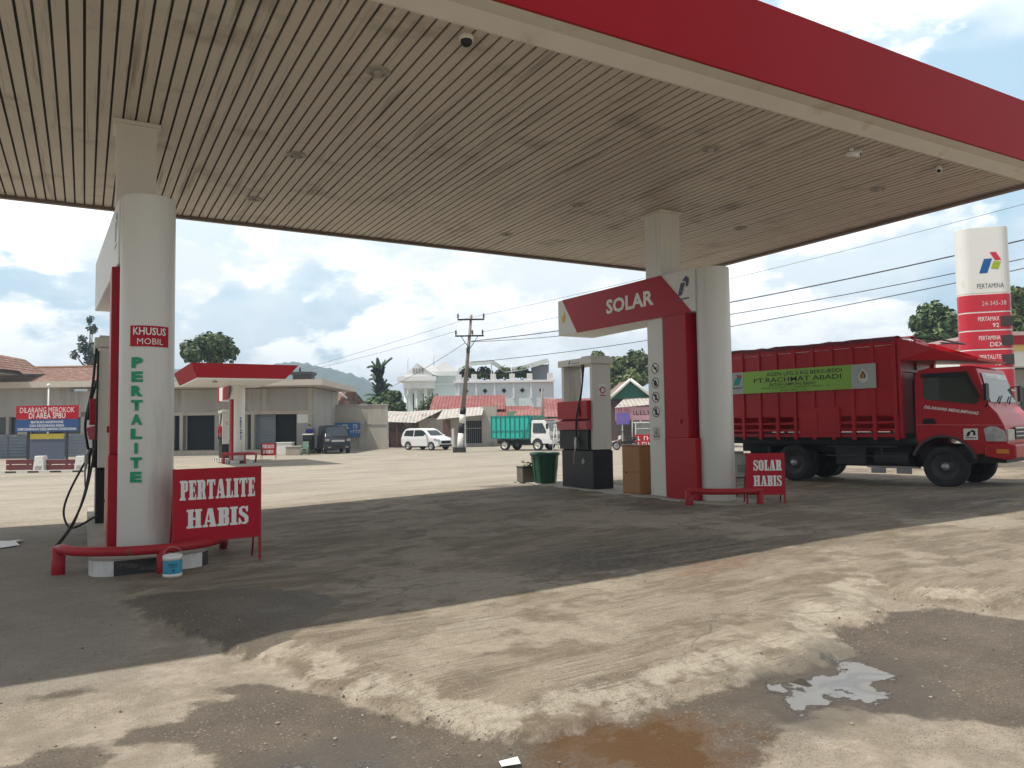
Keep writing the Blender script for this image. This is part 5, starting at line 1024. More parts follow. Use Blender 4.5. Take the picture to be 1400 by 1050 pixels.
# ---- green box truck
def green_truck():
    X, Y = street(721, 53.3); t = thing('cargo_truck', 'small truck with white cab and turquoise slatted cargo body across the road', 'truck', (X, Y, gz(X, Y)), -YAW - R(33))
    m_t = M('turquoise_paint', (.02, .42, .35), .45, var=.12, scale=1.5); m_w = M('cab_white', (.70, .71, .70), .35, var=.05)
    MB().box(-2.3, 2.0, -.45, .45, .5, .68).box(-1.2, .9, -.8, -.7, .45, .6).build('chassis', m_black, t)
    for s in (-1, 1):
        wheel(t, -1.45, s * .78, .38, .24, s, rim=m_cream); wheel(t, 1.3, s * .82, .38, .22, s, rim=m_cream)
    mb = MB().box(-2.55, .72, -.95, -.9, .85, 2.45).box(-2.55, .72, .9, .95, .85, 2.45).box(-2.55, .72, -.9, .9, .82, .9).box(.67, .72, -.9, .9, .9, 2.45).box(-2.55, -2.5, -.9, .9, .9, 2.45)
    bx = mb.build('cargo_body', m_t, t)
    mb = MB()
    for x in np.linspace(-2.5, .68, 9):
        for s in (-1, 1): mb.box(x - .03, x + .03, s * .975 - .025, s * .975 + .025, .82, 2.47)
    for z in (2.43, 1.4, .86):
        for s in (-1, 1): mb.box(-2.56, .73, s * .985 - .012, s * .985 + .012, z - .025, z + .025)
    mb.build('ribs', M('turquoise_rib', (.015, .2, .19), .5), bx)
    MB().box(-2.5, .7, -.88, .88, 2.40, 2.44).build('tarpaulin', M('olive_tarp', (.09, .12, .09), .8), bx)
    prof = [(.78, .55), (.78, 2.0), (.9, 2.12), (1.75, 2.12), (1.95, 2.0), (2.3, 1.3), (2.36, .9), (2.36, .5), (1.75, .5)] + [(1.3 + .44 * math.cos(a), .42 + .44 * math.sin(a)) for a in np.linspace(R(10), R(170), 9)]
    cy, b_ = car_body(t, prof, 1.85, m_w, .1, 1.2)
    ws = lambda z: 1.95 + (2.0 - z) * .5
    face_plate(ws, [(-.78, 1.32), (.78, 1.32), (.72, 1.95), (-.72, 1.95)], 'windscreen', m_glass, t)
    side_plates(cy, 1.85, [(.95, 1.25), (.95, 1.9), (1.7, 1.9), (2.02, 1.35), (2.0, 1.2)], 'side_window', m_glass, t)
    MB().box(2.36, 2.40, -.5, .5, .82, 1.1).build('grille', m_grey, t, bev=.01); MB().box(2.2, 2.46, -.92, .92, .45, .72).build('bumper', m_w, t, bev=.03)
    for s in (-1, 1):
        MB().box(2.32, 2.41, s * .7 - .16, s * .7 + .16, .84, 1.06).build('headlight', m_lamp, t, bev=.02)
        MB().tube([(2.0, s * .85, 1.95), (2.2, s * 1.1, 1.95), (2.2, s * 1.1, 1.45)], .016, 6).box(2.17, 2.23, s * 1.1 - .1, s * 1.1 + .1, 1.5, 1.85).build('mirror', m_black, t)
    mb = MB().box(.85, 2.0, -.8, .8, 2.3, 2.34)
    for k in range(12): mb.box(.85, 2.0, -.8 + k * .145, -.74 + k * .145, 2.2, 2.3)
    mb.build('roof_load', M('olive_tarp', (.09, .12, .09), .8), t)
    MB().box(2.47, 2.48, -.24, .24, .5, .63).build('number_plate', m_black, t)
green_truck()
t, U, V = far('trestle', 'white wooden A-shaped trestle at the front of the turquoise truck', 'trestle', 758, 50.5)
MB().tube([(-.2, 0, 0), (-.04, 0, 1.75)], .03, 6).build('leg', m_white, t); MB().tube([(.22, 0, 0), (.04, 0, 1.75)], .03, 6).build('leg', m_white, t); MB().box(-.13, .13, -.03, .03, .8, .88).box(-.1, .1, -.04, .04, 1.68, 1.8).build('rung', m_white, t)
# ---- white mansion with columns, balcony house
t, U, V = far('white_mansion', 'white two-storey mansion with pillared porch and peaked roof', 'house', 600, 92)
m_man = M('mansion_white', (.82, .83, .82), .7, var=.06, dirt=((.48, .5, .48), .62, .5)); m_mint = M('mansion_mint', (.68, .76, .75), .7, var=.06)
mb = MB(); wbox(mb, U, V, 592, 632, 514, 640, 0, 12); wbox(mb, U, V, 553, 593, 520, 640, 3, 12); mb.build('wall', m_mint, t)
mb = MB(); wbox(mb, U, V, 545, 597, 515, 521, -1.5, 4); wbox(mb, U, V, 553, 595, 521, 531, -1, 3.5); wbox(mb, U, V, 590, 634, 508, 514, -.6, 12); wbox(mb, U, V, 592, 632, 524, 526, -.15, -.003); mb.build('cornice', m_man, t)
for a in (553, 567, 580): MB().cyl((U(a + 2), -.5, 0), (U(a + 2), -.5, V(531)), .22, n=14).build('pillar', m_man, t)
mb = MB(); y = -1.2
mb.prism([(U(553), V(515)), (U(572), V(497)), (U(592), V(512)), (U(592), V(515))], lambda u, v, w: (u, y + 8 * w, v)); mb.build('gable', m_man, t)
mb = MB(); mb.add([(U(572), -1.4, V(496)), (U(594), -1.4, V(513)), (U(630), 8, V(513)), (U(604), 8, V(496))], [(0, 1, 2, 3)]); mb.add([(U(575), 2, V(511)), (U(606), 3, V(491)), (U(632), 3, V(512))], [(0, 1, 2)]); mb.build('roof', M('mansion_roof', (.62, .62, .60), .6), t)
for i in range(4): mb = MB(); wbox(mb, U, V, 566 + i * 4, 568.5 + i * 4, 504, 511, -1.26, -1.21); mb.build('gable_window', m_wall, t)
for a, w_ in ((560, 3), (574, 3), (587, 4)): mb = MB(); wbox(mb, U, V, a, a + w_, 536, 566, 2.9, 2.97); mb.build('window', m_glass, t)
MB().cyl((U(553), 3, V(515)), (U(553), 3, V(482)), .04, n=6).build('antenna_mast', m_grey, t); MB().cyl((U(590), 3, V(510)), (U(590), 3, V(476)), .04, n=6).build('antenna_mast', m_grey, t)
t, U, V = far('balcony_house', 'pale mint house with diamond vents and planted roof terrace', 'house', 690, 84)
mb = MB(); wbox(mb, U, V, 622, 757, 522, 640, 0, 9); mb.build('wall', M('house_mint', (.66, .76, .77), .7, var=.08, dirt=((.5, .58, .58), .6, .6)), t)
mb = MB(); wbox(mb, U, V, 620, 759, 520, 523, -.3, .0)
for a in (627, 651, 676, 702, 726): wbox(mb, U, V, a - 1.2, a + 1.2, 523.2, 545, -.2, -.003)
for a in (627, 648, 674, 700, 724, 752): wbox(mb, U, V, a - 3.5, a + 4, 511, 520, -.25, .4)
mb.build('trim', m_man, t)
for a in (637, 663, 689, 714, 740): MB().prism([(U(a - 3.4), V(534)), (U(a), V(537.5)), (U(a + 3.4), V(534)), (U(a), V(530.5))], lambda u, v, w: (u, -.06 + .05 * w, v)).build('diamond_vent', m_black, t)
mb = MB(); wbox(mb, U, V, 728, 752, 497, 520, 2, 6); mb.build('roof_room', M('roof_room_grey', (.3, .32, .36), .7), t)
mb = MB(); C0 = [(622, 502), (640, 491), (662, 490), (672, 489), (690, 501), (712, 499), (752, 488)]
for (a, za), (b_, zb_) in zip(C0[:-1], C0[1:]): mb.add([(U(a), .2, V(za + 8)), (U(b_), .2, V(zb_ + 8)), (U(b_), 5, V(zb_ - 3)), (U(a), 5, V(za - 3))], [(0, 1, 2, 3)])
mb.build('awning', M('awning_grey', (.20, .22, .21), .7), t)
mb = MB()
for a in (626, 672, 700, 751): mb.cyl((U(a), .4, V(520)), (U(a), .4, V(497)), .05, n=6)
mb.build('awning_post', m_white, t)
# ---- low red-roofed houses and shacks
def gable_house(px, d, x0, x1, e, rz, dep, wallm, roofm, label, yb=625, over=2, hip=0, openings=()):
    t, U, V = far('low_house', label, 'house', px, d)
    mb = MB(); wbox(mb, U, V, x0 + over, x1 - over, e, yb, 0, dep); mb.prism([(0, V(e)), (dep, V(e)), (dep / 2, V(rz))], lambda u, v, w: (U(x0 + over) + (U(x1 - over) - U(x0 + over)) * w, u, v)); mb.build('wall', wallm, t)
    mb = MB(); xa, xb = U(x0), U(x1); ha = (xb - xa) * hip
    th = .06
    for s, yo in ((0, -.9), (1, dep + .9)):
        a = [(xa, yo, V(e) - .35), (xb, yo, V(e) - .35), (xb - ha, dep / 2, V(rz) + .08), (xa + ha, dep / 2, V(rz) + .08)]
        mb.add(a + [(p[0], p[1], p[2] + th) for p in a], [(0, 1, 2, 3), (4, 5, 6, 7), (0, 1, 5, 4), (1, 2, 6, 5), (3, 0, 4, 7)])
    mb.build('roof', roofm, t)
    for (a, b_, c, dd, mt, nm) in openings: q = MB(); wbox(q, U, V, a, b_, c, dd, -.06, -.01); q.build(nm, mt, t)
    return t, U, V
m_plaster = M('shack_plaster', (.45, .42, .38), .8, var=.15, dirt=((.25, .22, .19), .55, 1)); m_brick = M('shack_brown', (.16, .09, .075), .85, var=.3)
t, U, V = gable_house(640, 72, 588, 690, 556, 541, 6, m_brick, m_redroof, 'low house under a long faded red sheet roof behind the pole', openings=((606, 640, 560, 575, m_dark, 'window'),))
t, U, V = far('shack', 'white and grey shack with pale sloping zinc roof behind the white car', 'shack', 575, 66)
mb = MB(); wbox(mb, U, V, 572, 608, 572, 618, 0, 3); mb.build('wall', m_plaster, t)
mb = MB(); wbox(mb, U, V, 530, 572, 574, 612, .2, 3); mb.build('plank_wall', M('old_planks', (.13, .1, .08), .9, var=.4, scale=3, streak=True), t)
mb = MB(); mb.add([(U(528), -2.2, V(576)), (U(572), -2.2, V(578)), (U(606), .2, V(560)), (U(560), .6, V(562))], [(0, 1, 2, 3)]); mb.add([(U(500), -1.2, V(572)), (U(545), -1.4, V(576)), (U(556), 3, V(562)), (U(520), 3, V(560))], [(0, 1, 2, 3)]); mb.build('roof', [m_zinc], t)
for a in (529, 546): MB().cyl((U(a), -1.8, 0), (U(a), -1.8, V(577)), .07, n=8).build('post', m_brick, t)
mb = MB(); wbox(mb, U, V, 534, 550, 590, 611, -.4, .1); mb.build('stacked_planks', m_brick, t)
t, U, V = far('shop_house', 'small shop with dark grilled doors and grey awning by the pole', 'shop', 648, 65)
mb = MB(); wbox(mb, U, V, 605, 634, 566, 615, 0, 3); wbox(mb, U, V, 658, 678, 556, 612, -.2, 3); wbox(mb, U, V, 634, 658, 560, 575, 0, 3); wbox(mb, U, V, 634, 658, 606, 614, -.1, 3); mb.build('wall', m_plaster, t)
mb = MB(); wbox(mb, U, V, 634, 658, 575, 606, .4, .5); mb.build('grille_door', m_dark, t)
mb = MB()
for k in range(9): a = 635 + k * 2.7; wbox(mb, U, V, a, a + .35, 575, 606, .2, .24)
wbox(mb, U, V, 634, 658, 585, 586, .15, .2); mb.build('door_bars', m_wall2, t)
mb = MB(); wbox(mb, U, V, 605, 615, 573, 600, -.08, -.01); mb.build('door', m_brick, t)
mb = MB(); mb.add([(U(600), -2.4, V(573)), (U(660), -2.4, V(568)), (U(661), .4, V(556)), (U(605), .4, V(559))], [(0, 1, 2, 3)]); mb.build('awning', m_zinc, t)
t, U, V = gable_house(705, 70, 668, 745, 572, 556, 5, m_brick, m_redroof, 'small house with dark red peaked roof left of the thin pole', hip=.25)
t, U, V = gable_house(780, 67, 690, 850, 575, 560, 7, M('dark_green_wall', (.04, .09, .04), .8), rib_mat('salmon_roof', (.30, .12, .10), 1.0, 'X', .06, .7, var=.3, dirt=((.2, .08, .07), .52, 1.4)), 'wide low building with salmon roof above the turquoise truck', hip=.12)
t, U, V = gable_house(795, 78, 742, 830, 560, 545, 6, m_plaster, m_redroof, 'red-roofed house half hidden by the dispenser')
# ---- green gabled kiosk
t, U, V = far('roadside_shop', 'roadside shop with green gable, zinc porch and pink fascia seen past the dispenser', 'shop', 866, 58)
mb = MB(); mb.prism([(U(836), V(545)), (U(836), V(541)), (U(861), V(521)), (U(889), V(541)), (U(889), V(545))], lambda u, v, w: (u, 0 + 5 * w, v)); mb.build('gable', M('gable_green', (.02, .13, .09), .7, var=.15, streak=True), t)
mb = MB(); mb.tube([(U(833), -.4, V(544)), (U(861), -.4, V(519))], .13, 6); mb.tube([(U(861), -.4, V(519)), (U(892), -.4, V(544))], .13, 6); mb.build('barge_board', m_white, t)
mb = MB(); mb.add([(U(833), -.4, V(543)), (U(861), -.4, V(518.5)), (U(861), 6, V(518.5)), (U(833), 6, V(543))], [(0, 1, 2, 3)]); mb.add([(U(892), -.4, V(543)), (U(861), -.4, V(518.5)), (U(861), 6, V(518.5)), (U(892), 6, V(543))], [(0, 1, 2, 3)]); mb.build('roof', m_rust, t)
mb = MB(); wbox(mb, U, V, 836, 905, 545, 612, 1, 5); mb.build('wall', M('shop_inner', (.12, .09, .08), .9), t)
mb = MB(); mb.add([(U(834), -2.4, V(558)), (U(905), -2.4, V(553)), (U(905), .2, V(541)), (U(855), .2, V(543))], [(0, 1, 2, 3)]); mb.build('porch_roof', m_zinc, t)
mb = MB(); wbox(mb, U, V, 835, 886, 557, 575, -2.3, -2.2); f_ = mb.build('fascia', M('fascia_pink', (.45, .25, .28), .6, var=.25, scale=1.5), t)
scribble(1.5, 1, .34, m_black, f_, (U(868), -2.3, V(565)), seed=8); scribble(.8, 1, .25, m_redsign, f_, (U(846), -2.3, V(561)), seed=9)
mb = MB(); wbox(mb, U, V, 836, 853, 565, 580, -2.42, -2.32); mb.build('purple_banner', M('banner_purple', (.17, .12, .42), .6, var=.3, scale=3), t)
for a in (844, 857, 868): MB().cyl((U(a), -2.2, 0), (U(a), -2.2, V(572)), .05, n=8).build('post', m_white, t)
t, U, V = far('food_stall', 'glass-topped food stall with red front panel in front of the roadside shop', 'stall', 878, 54.5)
mb = MB(); wbox(mb, U, V, 868, 888, 594, 612, 0, .7); b_ = mb.build('counter', m_redsign, t, bev=.01); scribble(.8, 1, .3, m_letter, b_, (U(878), 0, V(599)), seed=12); scribble(.8, 1, .3, m_letter, b_, (U(878), 0, V(607)), seed=15)
mb = MB(); wbox(mb, U, V, 868, 888, 578, 594, .1, .6); mb.build('glass_case', M('case_glass', (.25, .27, .27), .1, var=.4, scale=5), t); mb = MB(); wbox(mb, U, V, 867, 889, 576.5, 578.2, .0, .7); wbox(mb, U, V, 867.4, 868.4, 578, 594, 0, .06); wbox(mb, U, V, 887.4, 888.4, 578, 594, 0, .06); wbox(mb, U, V, 868, 888, 585.4, 586.2, .04, .08); mb.build('case_frame', m_white, t)
# ---- motorbike
def motorbike():
    X, Y = street(853, 50.5); t = thing('motorbike', 'white and dark motorbike standing on the road before the roadside shop', 'motorbike', (X, Y, gz(X, Y)), -YAW + R(150))
    for x in (-.62, .62):
        f = lambda a, b_, h: (x + a, h, .29 + b_)
        w_ = MB().lathe([(.2, -.04), (.27, -.045), (.29, 0), (.27, .045), (.2, .04)], n=24, fn=f).build('tyre', m_tyre, t); MB().lathe([(.21, -.02), (.05, -.03), (.0, -.04)], n=24, fn=f).lathe([(.21, .02), (.05, .03), (.0, .04)], n=24, fn=f).build('rim', m_grey, w_)
    m_w = M('bike_white', (.7, .7, .7), .3)
    MB().prism([(.3, .75), (.9, .52), (.95, .58), (.5, .68), (.38, 1.0), (.28, 1.0)], lambda u, v, w: (u, -.09 + .18 * w, v)).build('front_fairing', m_w, t, bev=.03)
    MB().prism([(-.85, .72), (-.3, .45), (.25, .4), (.3, .55), (-.2, .68), (-.8, .82)], lambda u, v, w: (u, -.11 + .22 * w, v)).build('body', m_black, t, bev=.03)
    MB().box(-.75, .0, -.12, .12, .8, .88).build('seat', m_black, t, bev=.03); MB().tube([(.33, -.32, 1.05), (.36, 0, 1.0), (.33, .32, 1.05)], .018, 8).build('handlebar', m_black, t)
    MB().tube([(.36, .07, .95), (.62, .07, .29)], .025, 8).tube([(.36, -.07, .95), (.62, -.07, .29)], .025, 8).build('fork', m_grey, t); MB().lathe([(0, 0), (.07, .01), (.08, .06), (0, .08)], (.42, 0, .86), n=12).build('headlight', m_lamp, t)
    for s in (-1, 1): MB().tube([(.33, s * .25, 1.05), (.3, s * .3, 1.2)], .008, 6).box(.28, .31, s * .3 - .05, s * .3 + .05, 1.2, 1.27).build('mirror', m_black, t)
motorbike()
# ---- right side: white building, shrine block, kerb, shrub
t, U, V = far('station_office', 'pale building with red and yellow striped eave at the right edge', 'building', 1400, 40)
mb = MB(); wbox(mb, U, V, 1330, 1500, 505, 620, 0, 6); mb.build('wall', M('office_wall', (.28, .28, .26), .8), t)
mb = MB(); wbox(mb, U, V, 1325, 1510, 457, 462, -1.5, 6); mb.build('roof_cap', M('cap_pink', (.5, .36, .34), .6), t); mb = MB(); wbox(mb, U, V, 1326, 1509, 462, 474, -1.4, 6); mb.build('red_band', m_red, t); mb = MB(); wbox(mb, U, V, 1327, 1508, 474, 482, -1.3, 6); mb.build('yellow_band', M('band_yellow', (.62, .5, .16), .5), t); mb = MB(); wbox(mb, U, V, 1328, 1507, 482, 503, -1.2, 6); mb.build('white_band', m_white, t)
mb = MB(); wbox(mb, U, V, 1340, 1385, 530, 590, -.05, -.01); wbox(mb, U, V, 1395, 1440, 530, 590, -.05, -.01); mb.build('window', m_glass, t)
t, U, V = far('white_block', 'low white block with grey vent in the gap left of the SOLAR HABIS board', 'block', 1008, 18.2)
mb = MB(); wbox(mb, U, V, 985, 1030, 620, 652, 0, .5); mb.build('body', m_kerbw, t, bev=.02); mb = MB(); wbox(mb, U, V, 1005, 1021, 635, 645, -.03, .02); mb.build('vent', m_wall, t); mb = MB(); wbox(mb, U, V, 990, 1014, 617, 621, .0, .3); mb.build('cap', m_conc, t)
t, U, V = far('white_house', 'white house wall glimpsed between the red portal and round post', 'house', 953, 52)
mb = MB(); wbox(mb, U, V, 925, 985, 508, 600, 0, 6); mb.build('wall', m_man, t); mb = MB(); wbox(mb, U, V, 920, 990, 503, 508.5, -.6, 6.5); mb.build('roof_edge', m_zinc, t); mb = MB(); wbox(mb, U, V, 930, 970, 531, 533, -.2, -.01); mb.build('rail', m_black, t)
t, U, V = far('gate_post', 'dark carved gate post between the red portal and round post', 'post', 951, 40)
MB().box(-.16, .16, -.16, .16, 0, V(540)).build('shaft', m_brick, t); MB().lathe([(.1, 0), (.2, .15), (.14, .5), (.2, .7), (.06, 1.0), (0, 1.2)], (0, 0, V(540)), n=12).build('finial', m_steel, t)
t, U, V = far('kerb_strip', 'grey kerb edging the sunlit grass past the truck nose', 'kerb', 1400, 20.5)
MB().box(U(1300), U(1700), 0, .18, -.1, .16).build('stone', m_conc, t, bev=.015)
X, Y = street(1460, 25); mb = MB()
rg = random.Random(11)
cx, sy = math.cos(-YAW), math.sin(-YAW)
for k in range(9000):
    a, b_ = rg.uniform(-4, 7), rg.uniform(-4.1, 4); p = Vector((X + a * cx - b_ * sy, Y + a * sy + b_ * cx, 0)); p.z = gz(p.x, p.y) + .02; h = rg.uniform(.05, .16); q = rg.random() * 6.28; e = Vector((math.cos(q), math.sin(q), 0)) * .012; tip = Vector((rg.uniform(-.05, .05), rg.uniform(-.05, .05), h))
    mb.add([p - e, p + e, p + tip], [(0, 1, 2)])
o = mb.build('grass_strip', M('verge_grass', (.15, .19, .03), .8, var=.35, scale=2), None, fix=False); tag(o, 'sunlit grass verge beyond the truck at the right edge', 'grass', kind='stuff')
# ================================================================== trees and plants
def leaf_mat(name, col, var=.35):
    mt = M(name, col, .55, var=var, scale=.9, spec=.25); return mt
def crown(mb, clumps, n, size, seed, flat=.75):
    r_ = random.Random(seed); tot = sum(c[3] ** 2 for c in clumps)
    for c in clumps:
        k = int(n * c[3] ** 2 / tot)
        for i in range(k):
            d = Vector((r_.gauss(0, 1), r_.gauss(0, 1), r_.gauss(0, 1))).normalized(); f = r_.random() ** .38
            p = Vector(c[:3]) + Vector((d.x, d.y, d.z * flat)) * c[3] * f * (1 + .25 * math.sin(d.x * 7 + seed) * math.cos(d.y * 5))
            nn = (d + Vector((r_.uniform(-.8, .8), r_.uniform(-.8, .8), r_.uniform(-.3, .9)))).normalized(); u = nn.orthogonal().normalized(); v = nn.cross(u); q = r_.random() * 6.28
            u, v = u * math.cos(q) + v * math.sin(q), v * math.cos(q) - u * math.sin(q); s = size * r_.uniform(.6, 1.35)
            mb.add([p - u * s, p + v * s * .5, p + u * s, p - v * s * .5], [(0, 1, 2, 3)], r_.choice((0, 0, 1, 1, 2)))
LG = [leaf_mat('leaf_dark', (.022, .048, .012)), leaf_mat('leaf_mid', (.048, .088, .022)), leaf_mat('leaf_light', (.16, .21, .075))]
LY = [leaf_mat('leaf_olive', (.05, .075, .02)), leaf_mat('leaf_lime', (.10, .14, .035)), leaf_mat('leaf_pale', (.16, .19, .06))]
LB = [leaf_mat('leaf_bluish', (.05, .075, .055)), leaf_mat('leaf_grey', (.085, .115, .09)), leaf_mat('leaf_silver', (.13, .16, .13))]
m_bark = M('bark', (.11, .085, .065), .9, var=.35, scale=4, bump=.5)
def tree(px, d, clumps, n, size, seed, label, mats=LG, trunk=None, name='tree', group=None, flat=.75):
    t, U, V = far(name, label, 'tree', px, d, group=group)
    cl = [(U(a), y, V(b_), r_ / 1025 * d) for a, b_, y, r_ in clumps]
    mb = MB(); tr = trunk or (px, max(c[1] for c in clumps)); z1 = V(tr[1]); r0 = .05 * z1 * .5 + .06
    mb.tube([(U(tr[0]) * .6, 0, -.1), (U(tr[0]) * .8, .05, z1 * .4), (U(tr[0]), 0, z1)], [r0, r0 * .75, r0 * .5], 10)
    for c in cl: p = Vector((U(tr[0]), 0, z1 * .9)); q = Vector(c[:3]); mb.tube([p, p.lerp(q, .5) + Vector((0, 0, -.1 * (q - p).length)), q], [r0 * .45, r0 * .3, r0 * .08], 6)
    mb.build('trunk', m_bark, t)
    mb = MB(); crown(mb, cl, n, size, seed, flat); mb.build('crown', mats, t, fix=False)
    return t
tree(283, 66, [(262, 476, 0, 16), (280, 468, .6, 19), (300, 470, -.4, 18), (312, 480, 0, 12), (270, 486, -.8, 15), (292, 484, .5, 16), (253, 483, .3, 9)], 6500, .20, 1, 'round-crowned dark tree standing behind the small red canopy', trunk=(282, 496))
tree(318, 64, [(319, 489, 0, 3.2), (315, 494, 0, 2)], 140, .16, 21, 'tiny sprig of a sapling right of the round-crowned tree', trunk=(315, 500))
tree(120, 72, [(121, 436, 0, 6), (122, 449, .3, 7), (110, 462, 0, 6), (112, 474, .2, 9), (127, 476, 0, 10), (101, 484, 0, 7), (120, 488, .5, 12)], 520, .26, 2, 'sparse greyish tree behind the tiled roof left of the pump', LB, trunk=(121, 492), flat=1)
tree(526, 76, [(515, 552, 0, 14), (532, 545, .5, 15), (545, 556, 0, 10), (505, 558, -.4, 8), (525, 560, -.6, 16), (540, 540, .2, 8)], 5200, .24, 3, 'bushy mango tree under the palm left of the white mansion', LG, trunk=(526, 575))
def palm(px, d):
    t, U, V = far('palm_tree', 'tall narrow palm with upright feathery fronds above the mango tree', 'tree', px, d)
    MB().tube([(0, 0, 0), (.1, 0, V(545) * .6), (U(519), 0, V(515))], [.2, .16, .12], 10).build('trunk', m_bark, t)
    mb = MB(); r_ = random.Random(14)
    for k in range(38):
        a = r_.random() * 6.28; el = r_.uniform(.55, 1.35); ln = r_.uniform(1.6, 2.3); base = Vector((U(519), 0, V(r_.uniform(503, 552)))); d0 = Vector((math.cos(a) * math.cos(el), math.sin(a) * math.cos(el), math.sin(el)))
        prev = base
        for s in range(9):
            f = (s + 1) / 9; p = base + d0 * ln * f + Vector((0, 0, -1.1 * f * f * math.cos(el)))
            side_ = Vector((-math.sin(a), math.cos(a), 0)); w = .42 * (1 - abs(f - .45))
            for sg in (-1, 1): mb.add([prev, p, p + side_ * sg * w + Vector((0, 0, -.22)), prev + side_ * sg * w * .9 + Vector((0, 0, -.2))], [(0, 1, 2, 3)], r_.choice((0, 1)))
            prev = p
    mb.build('crown', [leaf_mat('palm_dark', (.02, .05, .025)), leaf_mat('palm_mid', (.045, .085, .035))], t, fix=False)
palm(519, 78)
tree(850, 80, [(818, 486, 0, 9), (832, 505, 0, 17), (850, 500, .6, 18), (872, 492, 0, 17), (862, 520, -.6, 22), (838, 525, 0, 16), (885, 512, .4, 16)], 6500, .27, 5, 'spreading tree behind the green-gabled roadside shop', LY)
tree(1290, 58, [(1262, 440, 0, 16), (1285, 425, .6, 20), (1300, 445, 0, 24), (1262, 462, -.5, 14), (1282, 462, 0, 22), (1247, 470, .3, 9), (1310, 465, .3, 20)], 6500, .22, 6, 'broad dark tree behind the truck left of the price sign', LG)
tree(1400, 55, [(1388, 400, 0, 14), (1400, 420, .6, 24), (1382, 436, 0, 16), (1415, 405, 0, 22), (1405, 450, -.4, 22)], 4500, .2, 7, 'olive-green tree behind the price sign at the right edge', LY)
for i, (px, py, d, r_, lab, mt) in enumerate(((953, 575, 26, 12, 'leafy yellow-green shrub between the red portal and round post', LY), (640, 508, 85.5, 9, 'potted shrub on the roof terrace, nearest the pole', LG), (662, 509, 85.5, 10, 'potted shrub on the roof terrace, second from the pole', LG), (690, 509, 85.5, 11, 'potted shrub on the roof terrace, third from the pole', LY), (714, 508, 85.5, 10, 'potted shrub on the roof terrace, next to the roof room', LG))):
    z = None if i == 0 else hgt(px, 520, d)
    t, U, V = far('shrub', lab, 'shrub', px, d, z, group=None if i == 0 else 'shrubs on the roof terrace')
    rr_ = r_ / 1025 * d; cl = [(0, 0, V(py), rr_), (-rr_ * .7, .1, V(py + 3), rr_ * .7), (rr_ * .7, .1, V(py + 4), rr_ * .7)] + ([(0, 0, V(595), rr_ * 1.1), (.1, 0, V(612), rr_ * 1.2)] if i == 0 else [])
    mb = MB(); [mb.tube([(0, 0, 0), (c[0] * .5, c[1] * .5, c[2] * .5), c[:3]], [.04, .03, .012], 6) for c in cl]; mb.build('stem', m_bark, t)
    mb = MB(); crown(mb, cl, 900 if i else 1500, .07 if i == 0 else .2, 30 + i); mb.build('foliage', mt, t, fix=False)
t, U, V = far('shrub', 'dark bush beside the mansion porch above the white car', 'shrub', 588, 80, None)
mb = MB(); crown(mb, [(U(584), 0, V(556), 1.0), (U(592), 0, V(550), 1.1), (U(578), 0, V(562), .9), (U(586), 0, V(570), 1.4)], 900, .2, 44); mb.build('foliage', LG, t, fix=False); MB().tube([(0, 0, 0), (0, 0, V(560))], .08, 6).build('stem', m_bark, t)
# ================================================================== power lines
def wire(a, b_, sag, label, r_=.018, n=28):
    a, b_ = Vector(a), Vector(b_); pts = [a.lerp(b_, i / n) - Vector((0, 0, sag * 4 * (i / n) * (1 - i / n))) for i in range(n + 1)]
    o = MB().tube(pts, r_, 6).build('power_line', m_wire, None); tag(o, label, 'power line', 'overhead power lines'); return o
def pt(px, py, d): X, Y = street(px, d); return (X, Y, hgt(px, py, d))
wire(pt(645, 466, 51), pt(1560, 290, 26), .55, 'thick power line from the leaning pole passing behind the price sign', .026)
wire(pt(645, 467, 51), pt(1560, 318, 27), .75, 'second power line just under the thick one behind the price sign', .018)
wire(pt(645, 495, 51), pt(1500, 345, 27), .5, 'lowest power line, crossing behind the dispenser cap', .018)
for (a, b_), l in zip((((632, 436), (1420, 235)), ((662, 453), (1440, 268))), ('uppermost power line, running up behind the canopy', 'power line from the right end of the lower crossarm')):
    wire(pt(*a, 51), pt(*b_, 30), .3, l, .009)
wire(pt(634, 437, 51), pt(250, 545, 75), .3, 'thin power line dropping left from the leaning pole top', .010)
wire(pt(637, 468, 51), pt(500, 545, 72), .25, 'thin power line from the pole towards the mango tree', .016)
wire(pt(625, 452, 51), pt(350, 520, 72), .25, 'thin power line from the lower crossarm towards the hills', .010)
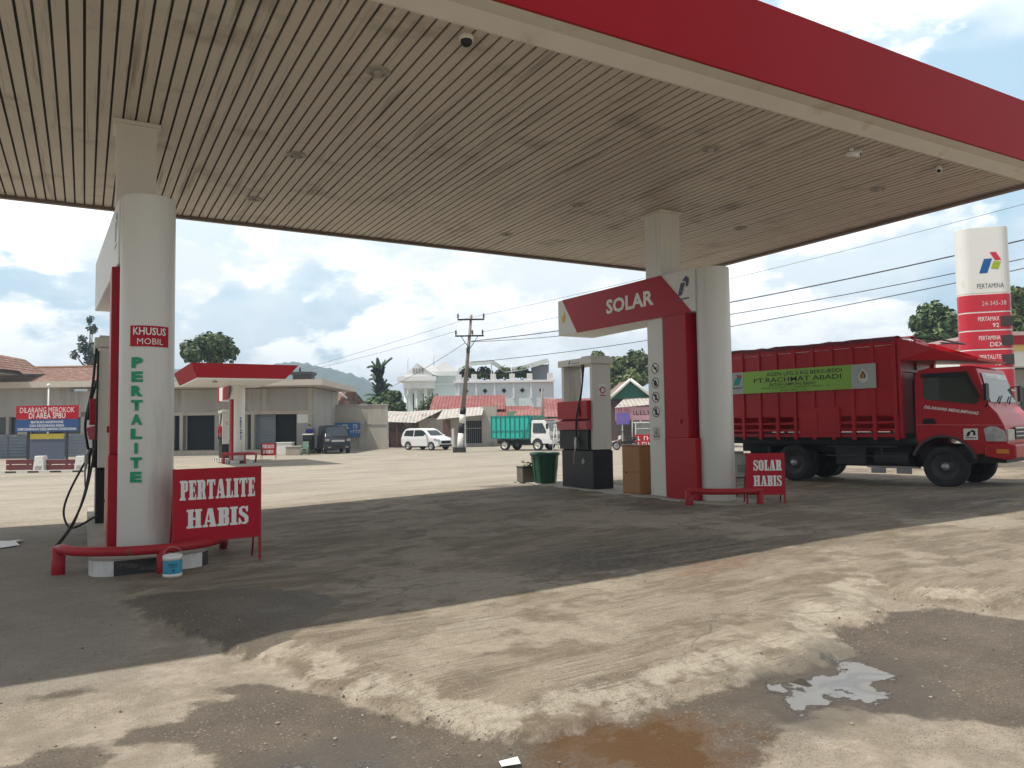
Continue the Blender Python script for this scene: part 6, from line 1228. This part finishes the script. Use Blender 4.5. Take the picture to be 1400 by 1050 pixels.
# ================================================================== hills and air
def hills():
    r_ = np.random.RandomState(8); mb = MB(); na, nr = 520, 30
    az = np.linspace(R(-10), R(70), na)
    def ridge(q):  # skyline in metres above the plain
        px = 700 + 1025 * math.tan(max(-1.2, min(1.2, q - YAW)))
        k = np.interp(px, [-400, 0, 230, 330, 400, 425, 470, 520, 545, 600, 680, 760, 900, 1100, 1500], [30, 38, 70, 70, 80, 74, 62, 50, 40, 34, 22, 16, 12, 12, 16])
        return float(k)
    vs = []
    for i, q in enumerate(az):
        for j in range(nr):
            f = j / (nr - 1); d = 620 + 520 * f; x, y = d * math.sin(q), d * math.cos(q)
            prof = math.sin(min(1, f / .62) * math.pi / 2) if f < .62 else 1 - .5 * ((f - .62) / .38)
            h = ridge(q) * 1.0 * prof * (1 + .16 * mnoise.fractal(Vector((x * .006, y * .006, 2)), 1, 2, 4)) + (4.5 * mnoise.noise(Vector((x * .06, y * .06, 5))) + 3 * mnoise.noise(Vector((x * .17, y * .17, 1)))) * prof
            vs.append((x, y, -2 + h))
    mb.add(vs, [(i * nr + j, (i + 1) * nr + j, (i + 1) * nr + j + 1, i * nr + j + 1) for i in range(na - 1) for j in range(nr - 1)], 0, True)
    o = mb.build('hills', M('forest_hill', (.03, .06, .025), .9, var=.5, scale=.05, bump=0, dirt=((.05, .075, .03), .55, .09)), None, fix=False); tag(o, 'forested hill ridge fading blue in the distance', 'hills', kind='structure')
hills()
def haze():
    mb = MB().box(-1400, 1450, -58, 1500, -3.5, 105); o = mb.build('haze', [], None); tag(o, 'thin blue haze over the valley', 'haze', kind='stuff')
    mt = bpy.data.materials.new('haze_air'); mt.use_nodes = True; n = mt.node_tree; n.nodes.clear(); out = N(n, 'ShaderNodeOutputMaterial'); v = N(n, 'ShaderNodeVolumePrincipled'); v.inputs['Color'].default_value = (.62, .78, .95, 1); v.inputs['Density'].default_value = .0009; v.inputs['Anisotropy'].default_value = .2
    L(n, v.outputs[0], out.inputs['Volume']); o.data.materials.append(mt)
haze()
